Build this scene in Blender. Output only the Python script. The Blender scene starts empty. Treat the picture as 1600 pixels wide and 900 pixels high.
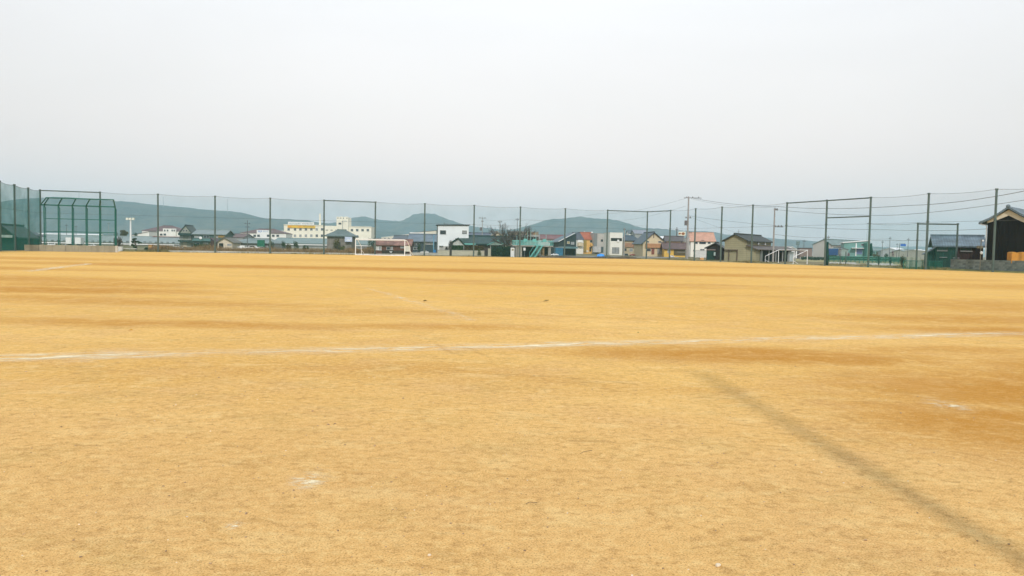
import bpy, math, random
from mathutils import Vector, Matrix, noise
random.seed(7)
R = math.radians
scn = bpy.context.scene
COL = scn.collection

# ------------------------------------------------------------------ camera
FPX = 1600 * 28.0 / 36.0
CAMROT = Matrix.Rotation(R(90 - 2.885), 3, 'X') @ Matrix.Rotation(R(1.06), 3, 'Z')
CAMPOS = Vector((0, 0, 1.5))
cd = bpy.data.cameras.new('camera'); cam = bpy.data.objects.new('camera', cd); COL.objects.link(cam)
cam.matrix_world = Matrix.Translation(CAMPOS) @ CAMROT.to_4x4()
cd.lens = 28; cd.sensor_width = 36; cd.clip_start = 0.1; cd.clip_end = 30000
scn.camera = cam

# ------------------------------------------------------------------ light and sky
SUN_EL, SUN_S = 38.5, 1.9
sunv = Vector((0.036, -1, 0)).normalized() * math.cos(R(SUN_EL)) + Vector((0, 0, math.sin(R(SUN_EL))))
sd = bpy.data.lights.new('sun', 'SUN'); sd.energy = SUN_S; sd.angle = R(1.6); sd.color = (1, .965, .91)
sun = bpy.data.objects.new('sun', sd); COL.objects.link(sun)
sun.rotation_mode = 'QUATERNION'; sun.rotation_quaternion = sunv.to_track_quat('Z', 'Y')
sun.location = (0, -20, 40)
W = bpy.data.worlds.new('World'); scn.world = W; W.use_nodes = True
scn.view_settings.view_transform = 'Standard'; scn.view_settings.look = 'None'
scn.view_settings.exposure = 0.29; scn.view_settings.gamma = 1.0
scn.cycles.volume_bounces = 2


class NT:
    """tiny helper around a node tree"""
    def __init__(s, t): s.t = t
    def n(s, typ, **k):
        nd = s.t.nodes.new(typ)
        for a, b in k.items(): setattr(nd, a, b)
        return nd
    def put(s, sock, v):
        if isinstance(v, bpy.types.NodeSocket): s.t.links.new(v, sock)
        elif v is not None:
            if hasattr(sock.default_value, '__len__') and not hasattr(v, '__len__'): v = [v] * len(sock.default_value)
            if hasattr(v, '__len__') and len(v) == 3 and len(sock.default_value) == 4: v = (*v, 1)
            sock.default_value = v
    def math(s, op, a, b=None, c=None, clamp=False):
        m = s.n('ShaderNodeMath', operation=op, use_clamp=clamp)
        s.put(m.inputs[0], a); s.put(m.inputs[1], b)
        if c is not None: s.put(m.inputs[2], c)
        return m.outputs[0]
    def vm(s, op, a, b=None):
        m = s.n('ShaderNodeVectorMath', operation=op)
        s.put(m.inputs[0], a); s.put(m.inputs[1], b)
        return m.outputs[0]
    def noise(s, vec, scale, detail=3, rough=.5, dist=0):
        m = s.n('ShaderNodeTexNoise'); s.put(m.inputs['Vector'], vec)
        for k, v in (('Scale', scale), ('Detail', detail), ('Roughness', rough), ('Distortion', dist)): s.put(m.inputs[k], v)
        return m.outputs['Fac']
    def step(s, v, lo, hi, a=0., b=1.):
        m = s.n('ShaderNodeMapRange', interpolation_type='SMOOTHSTEP')
        for i, x in enumerate((v, lo, hi, a, b)): s.put(m.inputs[i], x)
        return m.outputs[0]
    def mix(s, f, a, b, mode='MIX'):
        m = s.n('ShaderNodeMix', data_type='RGBA', blend_type=mode)
        s.put(m.inputs[0], f); s.put(m.inputs[6], a); s.put(m.inputs[7], b)
        return m.outputs[2]
    def map(s, vec, scale=(1, 1, 1), rot=(0, 0, 0), loc=(0, 0, 0)):
        m = s.n('ShaderNodeMapping'); s.put(m.inputs[0], vec)
        m.inputs[1].default_value = loc; m.inputs[2].default_value = rot; m.inputs[3].default_value = scale
        return m.outputs[0]
    def bump(s, h, strength, dist, normal=None):
        m = s.n('ShaderNodeBump'); s.put(m.inputs['Strength'], strength); s.put(m.inputs['Distance'], dist)
        s.put(m.inputs['Height'], h)
        if normal: s.put(m.inputs['Normal'], normal)
        return m.outputs[0]
    def ramp(s, f, stops):
        m = s.n('ShaderNodeValToRGB'); e = m.color_ramp.elements
        while len(e) < len(stops): e.new(.5)
        for el, (p, c) in zip(e, stops): el.position = p; el.color = (*c, 1)
        s.put(m.inputs[0], f); return m.outputs[0]


def build_world():
    t = NT(W.node_tree); W.node_tree.nodes.clear()
    sky = t.n('ShaderNodeTexSky', sky_type='NISHITA', sun_disc=False, sun_elevation=R(SUN_EL),
              sun_rotation=math.atan2(sunv.x, sunv.y), air_density=1.0, dust_density=6.0, ozone_density=1.0)
    tc = t.n('ShaderNodeTexCoord').outputs['Generated']
    sp = t.n('ShaderNodeSeparateXYZ'); t.put(sp.inputs[0], tc)
    x, y, z = sp.outputs
    up = t.math('MAXIMUM', z, 0.0)
    # hazy spring sky: warm grey at the horizon, paler and cooler with height
    g = t.ramp(up, [(0, (10.4, 8.1, 7.2)), (.08, (9.6, 8.1, 7.5)), (.17, (9.2, 8.5, 8.15)),
                    (.30, (9.2, 9.1, 9.15)), (1, (8.4, 9.7, 12.2))])
    h = t.math('SQRT', t.math('ADD', t.math('MULTIPLY', x, x), t.math('MULTIPLY', y, y)))
    c = t.math('DIVIDE', y, t.math('MAXIMUM', h, .001))
    az = t.math('ADD', t.math('MULTIPLY', t.math('MULTIPLY', c, c), .40), .66)     # sky brighter ahead and behind, imitating lens falloff toward the sides
    cl = t.noise(t.map(tc, (1, 1, 4)), 1.7, 5, .5, .4)
    g = t.mix(1, g, t.math('MULTIPLY', az, t.step(cl, .25, .75, .97, 1.03)), 'MULTIPLY')
    col = t.mix(.1, g, sky.outputs[0])
    bg = t.n('ShaderNodeBackground'); t.put(bg.inputs[0], col); bg.inputs[1].default_value = .1
    o = t.n('ShaderNodeOutputWorld'); t.put(o.inputs[0], bg.outputs[0])
build_world()

# ------------------------------------------------------------------ pixel <-> place
def ray(px, py):
    return CAMROT @ Vector(((px - 800) / FPX, (450 - py) / FPX, -1))
def hy(px):                                   # row of the horizon in column px
    return 372.45 + 0.0185 * px
def at(px, py, Y):                            # point of that pixel on the plane y = Y
    d = ray(px, py); return CAMPOS + d * (Y / d.y)
def gx(px, Y): return at(px, hy(px) + 5, Y).x

class Frame:
    """a vertical facade plane standing at column px, distance Y, turned by deg"""
    def __init__(s, px, Y, deg=0):
        s.o = Vector((gx(px, Y), Y, 0)); s.deg = deg
        a = R(deg); s.u = Vector((math.cos(a), math.sin(a), 0)); s.n = Vector((-math.sin(a), math.cos(a), 0))
    def hit(s, px, py, v=0):
        d = ray(px, py); o = s.o + s.n * v
        p = CAMPOS + d * ((o - CAMPOS).dot(s.n) / d.dot(s.n))
        return (p - s.o).dot(s.u), p.z
    def U(s, px, v=0): return s.hit(px, hy(px) - 4, v)[0]
    def V(s, px, u):                          # how deep the side wall at u must run to end in column px
        k = gx(px, 100) / 100; p = s.o + s.u * u
        return (p.x - k * p.y) / (k * s.n.y - s.n.x)
    def Z(s, px, py, v=0): return s.hit(px, py, v)[1]

# ------------------------------------------------------------------ mesh building
class MB:
    def __init__(s): s.v = []; s.f = []
    def add(s, vs, fs):
        b = len(s.v); s.v += [tuple(p) for p in vs]; s.f += [tuple(b + i for i in f) for f in fs]; return s
    def box(s, x0, x1, y0, y1, z0, z1):
        return s.add([(x, y, z) for z in (z0, z1) for y in (y0, y1) for x in (x0, x1)],
                     [(0, 2, 3, 1), (4, 5, 7, 6), (0, 1, 5, 4), (2, 6, 7, 3), (0, 4, 6, 2), (1, 3, 7, 5)])
    def prism(s, pts, a0, a1, axis='y'):
        """outline pts swept along an axis; pts are (x,z) for y, (y,z) for x, (x,y) for z"""
        def P(p, a): return {'y': (p[0], a, p[1]), 'x': (a, p[0], p[1]), 'z': (p[0], p[1], a)}[axis]
        n = len(pts); vs = [P(p, a0) for p in pts] + [P(p, a1) for p in pts]
        ar = sum(pts[i][0] * pts[(i + 1) % n][1] - pts[(i + 1) % n][0] * pts[i][1] for i in range(n))
        fs = [tuple(range(n)), tuple(range(2 * n - 1, n - 1, -1))] + [(i, i + n, (i + 1) % n + n, (i + 1) % n) for i in range(n)]
        flip = (ar > 0) != (axis in ('y',))
        if flip: fs = [tuple(reversed(f)) for f in fs]
        return s.add(vs, fs)
    def tube(s, p, r, n=7, caps=True):
        """p: points, r: radius or radii"""
        p = [Vector(q) for q in p]; m = len(p)
        rr = r if hasattr(r, '__len__') else [r] * m
        b = len(s.v); side = None
        for i in range(m):
            t = (p[min(i + 1, m - 1)] - p[max(i - 1, 0)]).normalized()
            if side is None:
                side = t.cross(Vector((0, 0, 1)) if abs(t.z) < .9 else Vector((1, 0, 0))).normalized()
            side = (side - t * side.dot(t)).normalized(); w = t.cross(side)
            for k in range(n):
                a = 2 * math.pi * k / n
                s.v.append(tuple(p[i] + (side * math.cos(a) + w * math.sin(a)) * rr[i]))
        for i in range(m - 1):
            for k in range(n):
                k2 = (k + 1) % n
                s.f.append((b + i * n + k, b + i * n + k2, b + (i + 1) * n + k2, b + (i + 1) * n + k))
        if caps:
            s.f.append(tuple(b + k for k in range(n - 1, -1, -1)))
            s.f.append(tuple(b + (m - 1) * n + k for k in range(n)))
        return s
    def ball(s, c, r, sq=(1, 1, 1), nu=8, nv=5, jit=0):
        b = len(s.v)
        for j in range(nv + 1):
            th = math.pi * j / nv
            for i in range(nu):
                ph = 2 * math.pi * i / nu; q = 1 + random.uniform(-jit, jit)
                s.v.append((c[0] + r * sq[0] * q * math.sin(th) * math.cos(ph), c[1] + r * sq[1] * q * math.sin(th) * math.sin(ph), c[2] + r * sq[2] * q * math.cos(th)))
        for j in range(nv):
            for i in range(nu):
                i2 = (i + 1) % nu
                s.f.append((b + j * nu + i, b + (j + 1) * nu + i, b + (j + 1) * nu + i2, b + j * nu + i2))
        return s
    def mesh(s, name, m, smooth=False):
        me = bpy.data.meshes.new(name); me.from_pydata(s.v, [], s.f)
        if m: me.materials.append(m)
        if smooth: me.polygons.foreach_set('use_smooth', [True] * len(me.polygons))
        me.update(); return me
    def build(s, name, m, parent=None, smooth=False):
        o = bpy.data.objects.new(name, s.mesh(name, m, smooth)); COL.objects.link(o)
        if parent: o.parent = parent
        return o

def tag(o, label=None, cat=None, group=None, kind=None):
    if label: o['label'] = label
    if cat: o['category'] = cat
    if group: o['group'] = group
    if kind: o['kind'] = kind
    return o
def root(name, label, cat, loc, deg=0, group=None):
    o = bpy.data.objects.new(name, None); COL.objects.link(o); o.empty_display_size = .3
    o.location = loc; o.rotation_euler = (0, 0, R(deg)); return tag(o, label, cat, group)
def copy_tree(o, parent=None):
    c = o.copy(); COL.objects.link(c); c.parent = parent
    for ch in [x for x in o.children]: copy_tree(ch, c)
    return c

# ------------------------------------------------------------------ materials
MATS = {}
def M(name, col=(.5, .5, .5), rough=.75, var=.12, sc=1.5, pat=None, spec=.3, metal=0, dirt=.18, bump=.3):
    if name in MATS: return MATS[name]
    m = bpy.data.materials.new(name); m.use_nodes = True; MATS[name] = m
    t = NT(m.node_tree); b = m.node_tree.nodes['Principled BSDF']
    tc = t.n('ShaderNodeTexCoord').outputs['Object']
    n1 = t.noise(tc, sc, 5, .6)
    c = t.mix(t.step(n1, .3, .7), tuple(x * (1 - var) for x in col), tuple(min(1, x * (1 + var)) for x in col))
    if dirt:   # rain streaks running down
        st = t.noise(t.map(tc, (2.2, 2.2, .25)), 1.3, 4, .65)
        c = t.mix(t.step(st, .5, .8, 0, dirt), c, tuple(x * .45 for x in col))
    h = t.noise(tc, sc * 12, 3, .6); hd = .01
    if pat in ('tile', 'rib', 'siding', 'board'):
        w = t.n('ShaderNodeTexWave', wave_type='BANDS', bands_direction='Z' if pat == 'siding' else 'X', wave_profile='SAW' if pat == 'siding' else 'SIN')
        t.put(w.inputs['Vector'], tc)
        w.inputs['Scale'].default_value = {'tile': 1.15, 'rib': 1.6, 'siding': 1.0, 'board': 1.2}[pat]
        w.inputs['Distortion'].default_value = .25 if pat == 'board' else 0
        c = t.mix(t.step(w.outputs['Fac'], 0, .35, .4, 0), c, tuple(x * .45 for x in col))
        if pat == 'tile':
            w2 = t.n('ShaderNodeTexWave', wave_type='BANDS', bands_direction='Y', wave_profile='SAW'); t.put(w2.inputs['Vector'], tc)
            w2.inputs['Scale'].default_value = 1.2
            c = t.mix(t.step(w2.outputs['Fac'], 0, .25, .3, 0), c, tuple(x * .45 for x in col))
        h = w.outputs['Fac']; hd = .04
    if pat == 'block':
        br = t.n('ShaderNodeTexBrick'); t.put(br.inputs['Vector'], t.map(tc, rot=(R(90), 0, 0)))
        for k, v in (('Scale', 1.), ('Mortar Size', .012), ('Brick Width', .4), ('Row Height', .2), ('Bias', 0.)): br.inputs[k].default_value = v
        br.inputs['Color1'].default_value = (*[x * 1.12 for x in col], 1); br.inputs['Color2'].default_value = (*[x * .88 for x in col], 1)
        br.inputs['Mortar'].default_value = (*[x * .5 for x in col], 1)
        c = t.mix(.6, c, br.outputs['Color']); h = t.math('SUBTRACT', 1, br.outputs['Fac'])
    t.put(b.inputs['Base Color'], c); b.inputs['Roughness'].default_value = rough
    b.inputs['Specular IOR Level'].default_value = spec; b.inputs['Metallic'].default_value = metal
    if bump: t.put(b.inputs['Normal'], t.bump(h, bump, hd))
    return m

def net_mat(name, col, alpha):
    m = bpy.data.materials.new(name); m.use_nodes = True; t = NT(m.node_tree); m.node_tree.nodes.clear()
    tc = t.n('ShaderNodeTexCoord').outputs['Object']
    a = t.step(t.noise(tc, .35, 3, .5), .25, .75, alpha * .8, alpha * 1.2)
    d = t.n('ShaderNodeBsdfDiffuse'); d.inputs[0].default_value = (*col, 1)
    tl = t.n('ShaderNodeBsdfTranslucent'); tl.inputs[0].default_value = (*col, 1)
    s1 = t.n('ShaderNodeMixShader'); s1.inputs[0].default_value = .35
    t.put(s1.inputs[1], d.outputs[0]); t.put(s1.inputs[2], tl.outputs[0])
    tr = t.n('ShaderNodeBsdfTransparent')
    mx = t.n('ShaderNodeMixShader'); t.put(mx.inputs[0], a); t.put(mx.inputs[1], tr.outputs[0]); t.put(mx.inputs[2], s1.outputs[0])
    o = t.n('ShaderNodeOutputMaterial'); t.put(o.inputs[0], mx.outputs[0]); return m

def sand_mat():
    m = bpy.data.materials.new('sand'); m.use_nodes = True; t = NT(m.node_tree); b = m.node_tree.nodes['Principled BSDF']
    tc = t.n('ShaderNodeTexCoord').outputs['Object']
    warp = t.n('ShaderNodeTexNoise'); t.put(warp.inputs['Vector'], tc); warp.inputs['Scale'].default_value = .25; warp.inputs['Detail'].default_value = 3
    wv = t.vm('ADD', tc, t.vm('MULTIPLY', t.vm('SUBTRACT', warp.outputs['Color'], (.5, .5, .5)), (5, 5, 0)))
    big = t.noise(wv, .09, 6, .62)
    c = t.mix(t.step(big, .32, .68), (.665, .395, .118), (.79, .515, .19))
    sy_ = t.n('ShaderNodeSeparateXYZ'); t.put(sy_.inputs[0], wv)
    c = t.mix(t.step(sy_.outputs[1], 12, 30, 0, .55), c, (.72, .435, .095))
    c = t.mix(t.step(sy_.outputs[1], 10, 5, 0, .6), c, (.70, .44, .205))
    band = t.noise(t.map(wv, (.35, 1.6, 1), (0, 0, R(-8))), .10, 4, .55)
    c = t.mix(t.step(band, .50, .70, 0, .85), c, (.53, .275, .068))
    # damp, more orange patches
    spots = [(3.8, 11.7, 3.4, 1.15, 1), (6.8, 9.0, 3.8, 2.3, 1), (4.6, 7.0, 2.0, 1.7, 1), (-14, 23.5, 6, 1.8, .9), (8.5, 10.5, 3, 2, .8), (9.8, 16.3, 2.6, 1.2, .8), (-6.0, 14.6, 4.5, .9, .7), (-1.5, 14.8, 3.0, .7, .5),
             (-14, 27, 5, 3, .6), (-5, 51, 36, 4.5, 1), (20, 50, 14, 3, .5), (7.5, 12.6, 3, .8, .5), (16, 24, 8, 4, .55), (12, 19, 6, 1.6, .6), (3, 33, 9, 2, .35), (-12, 20, 7, 1.5, .45), (30, 40, 14, 5, .45), (-30, 40, 12, 3, .7), (-20, 30, 9, 3, .6), (-9, 19.5, 5, 1.2, .5), (-42, 62, 16, 5, .6), (10, 78, 40, 5, .4)]
    w2 = t.vm('ADD', tc, t.vm('MULTIPLY', t.vm('SUBTRACT', warp.outputs['Color'], (.5, .5, .5)), (2.5, 1.6, 0)))
    tot = None
    for (x, y, rx, ry, k) in spots:
        v = t.vm('MULTIPLY', t.vm('SUBTRACT', w2, (x, y, 0)), (1 / rx, 1 / ry, 0))
        ln = t.n('ShaderNodeVectorMath', operation='LENGTH'); t.put(ln.inputs[0], v)
        e = t.math('MULTIPLY', t.step(ln.outputs['Value'], .2, 1.25, 1, 0), k)
        tot = e if tot is None else t.math('MAXIMUM', tot, e)
    tot = t.math('MULTIPLY', tot, t.step(t.noise(tc, 1.5, 7, .75, .5), .31, .55, .3, 1))
    c = t.mix(tot, c, (.48, .225, .035))
    # wind-blown dust streaks, lighter, in two crossing directions
    s1 = t.noise(t.map(tc, (1, 1.7, 1), (0, 0, R(-24))), 1.9, 6, .68, .6)
    c = t.mix(t.step(s1, .50, .68, 0, .62), c, (.80, .58, .28))
    s2 = t.noise(t.map(tc, (1, 1.5, 1), (0, 0, R(17)), (5, 3, 0)), 2.6, 6, .7, .8)
    c = t.mix(t.step(s2, .51, .70, 0, .55), c, (.44, .25, .085))
    hue = t.noise(tc, .8, 4, .6)
    c = t.mix(t.step(hue, .45, .7, 0, .5), c, (.63, .385, .175))
    ol = t.noise(t.map(tc, loc=(9, 2, 0)), 1.3, 5, .65)
    c = t.mix(t.step(ol, .5, .72, 0, .42), c, (.50, .335, .125))
    crust = t.noise(t.map(tc, (1, 1.5, 1), (0, 0, R(28))), 6.5, 6, .78, .5)
    c = t.mix(t.math('MULTIPLY', t.step(crust, .53, .68, 0, .7), t.step(t.noise(tc, .9, 3, .5), .4, .65, .15, 1)), c, (.36, .215, .085))
    c = t.mix(t.step(crust, .44, .30, 0, .40), c, (.78, .56, .28))
    s3 = t.noise(tc, 14, 6, .75, .4)
    c = t.mix(t.step(s3, .5, .66, 0, .6), c, (.80, .58, .28))
    c = t.mix(t.step(s3, .5, .34, 0, .62), c, (.40, .23, .09))
    c = t.mix(t.math('MULTIPLY', tot, .62), c, (.47, .21, .03))
    # grains
    g = t.noise(tc, 95, 3, .75)
    c = t.mix(t.step(g, .50, .68, 0, .5), c, (.82, .63, .36))
    c = t.mix(t.step(g, .49, .33, 0, .85), c, (.28, .16, .07))
    vo = t.n('ShaderNodeTexVoronoi'); t.put(vo.inputs['Vector'], tc); vo.inputs['Scale'].default_value = 34
    keep = t.n('ShaderNodeSeparateColor'); t.put(keep.inputs[0], vo.outputs['Color'])
    sp = t.math('MULTIPLY', t.step(vo.outputs['Distance'], .10, .22, 1, 0), t.step(keep.outputs[0], .86, .9))
    c = t.mix(t.math('MULTIPLY', sp, .3), c, (.26, .16, .08))
    c = t.mix(1, c, (1.075, 1.03, .89), 'MULTIPLY')      # iron-rich decomposed granite: a little warmer all over
    t.put(b.inputs['Base Color'], c); b.inputs['Roughness'].default_value = 1; b.inputs['Specular IOR Level'].default_value = .0
    n = t.bump(g, .5, .004)
    n = t.bump(t.noise(tc, 20, 6, .75), .8, .018, n)
    n = t.bump(t.noise(t.map(tc, (1, 2, 1), (0, 0, R(-20))), 3.2, 4, .6), .4, .03, n)
    t.put(b.inputs['Normal'], n); return m

def chalk_mat(name, radial=False, amount=.5, col=(.96, .86, .57), half=.14, scale=3.0, halo=.6):
    """worn lime powder: breaks up over its sheet; local x runs along the line, y across"""
    m = bpy.data.materials.new(name); m.use_nodes = True; t = NT(m.node_tree); b = m.node_tree.nodes['Principled BSDF']
    tc = t.n('ShaderNodeTexCoord').outputs['Object']
    w = t.n('ShaderNodeTexNoise'); t.put(w.inputs['Vector'], tc); w.inputs['Scale'].default_value = 2.5; w.inputs['Detail'].default_value = 4
    wv = t.vm('ADD', tc, t.vm('MULTIPLY', t.vm('SUBTRACT', w.outputs['Color'], (.5, .5, .5)), (.25, .22, 0) if not radial else (.12, .12, 0)))
    if radial:
        ln = t.n('ShaderNodeVectorMath', operation='LENGTH'); t.put(ln.inputs[0], t.vm('MULTIPLY', wv, (1, 1, 0))); d = ln.outputs['Value']
    else:
        sp = t.n('ShaderNodeSeparateXYZ'); t.put(sp.inputs[0], wv); d = t.math('ABSOLUTE', sp.outputs[1])
    f = t.step(d, half * .15, half, 1, 0)
    br = t.noise(t.map(tc, (.55, 1.6, 1)), scale, 6, .72, .5)
    lo = t.noise(t.map(tc, (.3, 1, 1)), .9, 3, .5)
    thr = t.math('ADD', br, t.math('MULTIPLY', t.math('SUBTRACT', lo, .5), .5))
    a = t.math('MULTIPLY', f, t.step(thr, .60 - amount * .3, .80 - amount * .3), clamp=True)
    if not radial:    # soft halo of spread powder
        a = t.math('MAXIMUM', a, t.math('MULTIPLY', t.math('MULTIPLY', t.step(d, .02, half * 2.4, halo, 0), t.step(br, .38, .62, .06, .95)), t.step(lo, .32, .6, .35, 1)))
    else: a = t.math('MAXIMUM', t.math('MULTIPLY', a, .85), t.math('MULTIPLY', t.step(d, 0, half * 1.25, .45, 0), t.step(br, .42, .62, 0, 1)))
    gr = t.noise(tc, 80, 3, .7)
    a = t.math('MULTIPLY', a, t.step(gr, .3, .6, .55, 1))
    c = t.mix(t.step(gr, .3, .7), tuple(x * .88 for x in col), col)
    t.put(b.inputs['Base Color'], c); t.put(b.inputs['Alpha'], a); b.inputs['Roughness'].default_value = 1; b.inputs['Specular IOR Level'].default_value = .05
    return m

def ground_mat():
    m = bpy.data.materials.new('rough_ground'); m.use_nodes = True; t = NT(m.node_tree); b = m.node_tree.nodes['Principled BSDF']
    tc = t.n('ShaderNodeTexCoord').outputs['Object']
    n1 = t.noise(tc, .035, 6, .6, .5)
    c = t.mix(t.step(n1, .38, .62), (.17, .15, .075), (.30, .255, .15))
    c = t.mix(t.step(t.noise(tc, .012, 4, .5), .48, .6, 0, .6), c, (.12, .13, .055))
    c = t.mix(t.step(t.noise(tc, .9, 6, .7), .35, .75, 0, .5), c, (.10, .085, .045))
    t.put(b.inputs['Base Color'], c); b.inputs['Roughness'].default_value = .95; b.inputs['Specular IOR Level'].default_value = .1
    t.put(b.inputs['Normal'], t.bump(t.noise(tc, 3, 5, .7), .6, .08)); return m

def forest_mat():
    m = bpy.data.materials.new('forest'); m.use_nodes = True; t = NT(m.node_tree); b = m.node_tree.nodes['Principled BSDF']
    tc = t.n('ShaderNodeTexCoord').outputs['Object']
    c = t.mix(t.step(t.noise(tc, .010, 7, .75, .6), .42, .58), (.018, .040, .030), (.085, .085, .055))
    c = t.mix(t.step(t.noise(tc, .05, 5, .7), .55, .75, 0, .5), c, (.13, .11, .07))
    t.put(b.inputs['Base Color'], c); b.inputs['Roughness'].default_value = 1; b.inputs['Specular IOR Level'].default_value = 0
    t.put(b.inputs['Normal'], t.bump(t.noise(tc, .03, 6, .7), 1, 14)); return m

def leaf_mat(name, c1, c2):
    m = bpy.data.materials.new(name); m.use_nodes = True; t = NT(m.node_tree); b = m.node_tree.nodes['Principled BSDF']
    tc = t.n('ShaderNodeTexCoord').outputs['Object']
    c = t.mix(t.step(t.noise(tc, 2.2, 4, .6), .35, .65), c1, c2)
    t.put(b.inputs['Base Color'], c); b.inputs['Roughness'].default_value = .7; b.inputs['Specular IOR Level'].default_value = .2
    return m

SAND = sand_mat(); GROUND = ground_mat(); FOREST = forest_mat()
NET = net_mat('green_net', (.028, .13, .088), .14)
NETR = net_mat('green_net_thin', (.015, .06, .042), .075)
NETD = net_mat('green_net_dense', (.016, .20, .15), .5)
NETM = net_mat('green_mesh_wire', (.02, .16, .11), .42)
NETC = net_mat('cage_wire', (.03, .22, .17), .10)
POST = M('steel_post', (.08, .118, .104), .55, .12, 2)
GPOST = M('green_paint_steel', (.012, .12, .092), .5)
CABLE = M('cable', (.11, .12, .11), .6, bump=0)
GLASS = M('dark_glass', (.035, .045, .055), .12, .3, 1, spec=.6, dirt=0, bump=0)
GLASSL = M('curtained_glass', (.30, .31, .31), .3, .2, 1, spec=.5, dirt=0, bump=0)
WHITE = M('white_paint', (.82, .82, .80), .5, .04, 1, dirt=.08)
CONC = M('concrete', (.36, .345, .31), .9, .15, 1.2, dirt=.35)
DARK = M('interior_shade', (.012, .013, .013), .9, bump=0, dirt=0)  # near-black panels on solid walls; the shade of openings is put into the colour
ALU = M('aluminium_frame', (.55, .55, .54), .35, .05, 1, metal=.5, dirt=0, bump=0)
BRONZE = M('dark_frame', (.09, .08, .075), .4, .05, 1, dirt=0, bump=0)
TILEG = M('grey_roof_tile', (.105, .125, .14), .5, .25, .8, 'tile')
TILED = M('dark_roof_tile', (.045, .058, .062), .5, .25, .8, 'tile')
TILEGR = M('dark_green_roof', (.018, .052, .048), .5, .2, .8, 'tile')
TILEB = M('brown_roof_tile', (.13, .085, .075), .6, .25, .8, 'tile')
ROOFBR = M('brown_metal_roof', (.15, .088, .083), .55, .12, .6, 'rib')
ROOFGB = M('blue_grey_metal_roof', (.24, .29, .27), .5, .12, .4, 'rib')
ROOFT = M('teal_grey_metal_roof', (.18, .25, .235), .5, .12, .4, 'rib')
CREAM = M('cream_render', (.88, .83, .68), .8, .05, .5, dirt=.1)
CREAM2 = M('pale_cream_render', (.72, .68, .56), .8, .05, .5, dirt=.12)
EARTH = M('dark_soil', (.10, .075, .05), .95, .3, 1)
RUBBER = M('tyre_rubber', (.02, .02, .02), .8, dirt=0, bump=0)

# ================================================================== SETTING
bm = MB(); bm.add([(-5400, -5400, -.05), (5400, -5400, -.05), (5400, 5400, -.05), (-5400, 5400, -.05)], [(0, 1, 2, 3)])
tag(bm.build('ground', GROUND), kind='structure')
def backY(x): return 127.9 + .328 * x
def rightX(y): return 23.3 + .411 * (135.5 - y)
def leftX(y): return -63.9 + .32 * (106.9 - y)
fld = [(-63.9, backY(-63.9)), (23.3, 135.5), (rightX(20), 20), (rightX(20) - 6, 8), (-20, -24), (leftX(-12), -12)]
bm = MB(); bm.add([(x, y, 0) for x, y in fld] , [tuple(reversed(range(len(fld))))])
field = tag(bm.build('sports_field', SAND), kind='structure')

def strip(px0, py0, px1, py1, name, m, w=1.2, ext0=0, ext1=0, z=.006):
    """flat worn line between two ground pixels, a child of the field"""
    def g(px, py):
        d = ray(px, py); return CAMPOS + d * (-1.5 / d.z)
    a, b = g(px0, py0), g(px1, py1); t = (b - a).normalized(); a -= t * ext0; b += t * ext1
    L = (b - a).length
    q = MB(); q.add([(0, -w / 2, 0), (L, -w / 2, 0), (L, w / 2, 0), (0, w / 2, 0)], [(0, 1, 2, 3)])
    o = q.build(name, m, field); o.location = (a.x, a.y, z); o.rotation_euler = (0, 0, math.atan2(t.y, t.x)); return o
o = strip(0, 560, 1600, 521, 'chalk_line', chalk_mat('chalk_touchline', amount=.46, half=.22, halo=.9), 1.7, 6, 5); o['label'] = 'long worn white chalk line crossing the near sand'
o = strip(585, 453, 742, 501, 'chalk_line', chalk_mat('chalk_faint', amount=.2, half=.12, halo=.36), 1.0, 1, 0); o['label'] = 'faint chalk line running away from the long line'
o = strip(50, 423, 140, 412, 'chalk_line', chalk_mat('chalk_far', amount=.6, half=.3, halo=.7), 1.2, 1, 0); o['label'] = 'short far chalk line at the left of the field'
def blot(px, py, r, amt, label):
    d = ray(px, py); p = CAMPOS + d * (-1.5 / d.z)
    q = MB(); k = 16; q.add([(r * 1.5 * math.cos(2 * math.pi * i / k), r * 1.5 * math.sin(2 * math.pi * i / k), 0) for i in range(k)], [tuple(range(k))])
    o = q.build('chalk_blot', chalk_mat('chalk_spot', True, amt, half=r, scale=2.2 / r), field); o.location = (p.x, p.y, .004); o.scale = (1, 1.7, 1); o['label'] = label
blot(484, 750, .17, .62, 'burst of white chalk powder in the near sand')
blot(366, 821, .06, .6, 'small smudge of chalk in front of the burst')
blot(1478, 632, .26, .5, 'pale chalk smear on the orange sand at right')
blot(150, 556, .5, .1, 'thin dusting of chalk below the line')

# small stones, crumbs and litter on the sand
q = MB()
for i in range(900):
    y = 3.0 + 9 * random.random() ** 1.6; x = random.uniform(-.75, .75) * (y + .5)
    r = random.choice([.0025, .003, .004, .005, .006]) * (1.7 if random.random() < .04 else 1)
    q.ball((x, y, r * .35), r, (random.uniform(.8, 1.5), random.uniform(.8, 1.3), .7), 5, 3, .25)
tag(q.build('grit', M('grit_stone', (.40, .27, .15), .9, .4, 20, dirt=0)), kind='stuff')
q = MB()
for i in range(110):
    y = 3.0 + 6 * random.random() ** 1.5; x = random.uniform(-.75, .75) * (y + .5); r = random.uniform(.003, .006)
    q.ball((x, y, r * .35), r, (1.2, 1, .7), 5, 3, .25)
tag(q.build('pale_grit', M('pale_stone', (.74, .62, .44), .9, .2, 20, dirt=0)), kind='stuff')
def litter(px, py, fn, name, m, label, cat):
    d = ray(px, py); p = CAMPOS + d * (-1.5 / d.z); q = MB(); fn(q)
    o = q.build(name, m); o.location = (p.x, p.y, 0); o.rotation_euler = (0, 0, random.uniform(-1, 1)); tag(o, label, cat)
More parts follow.
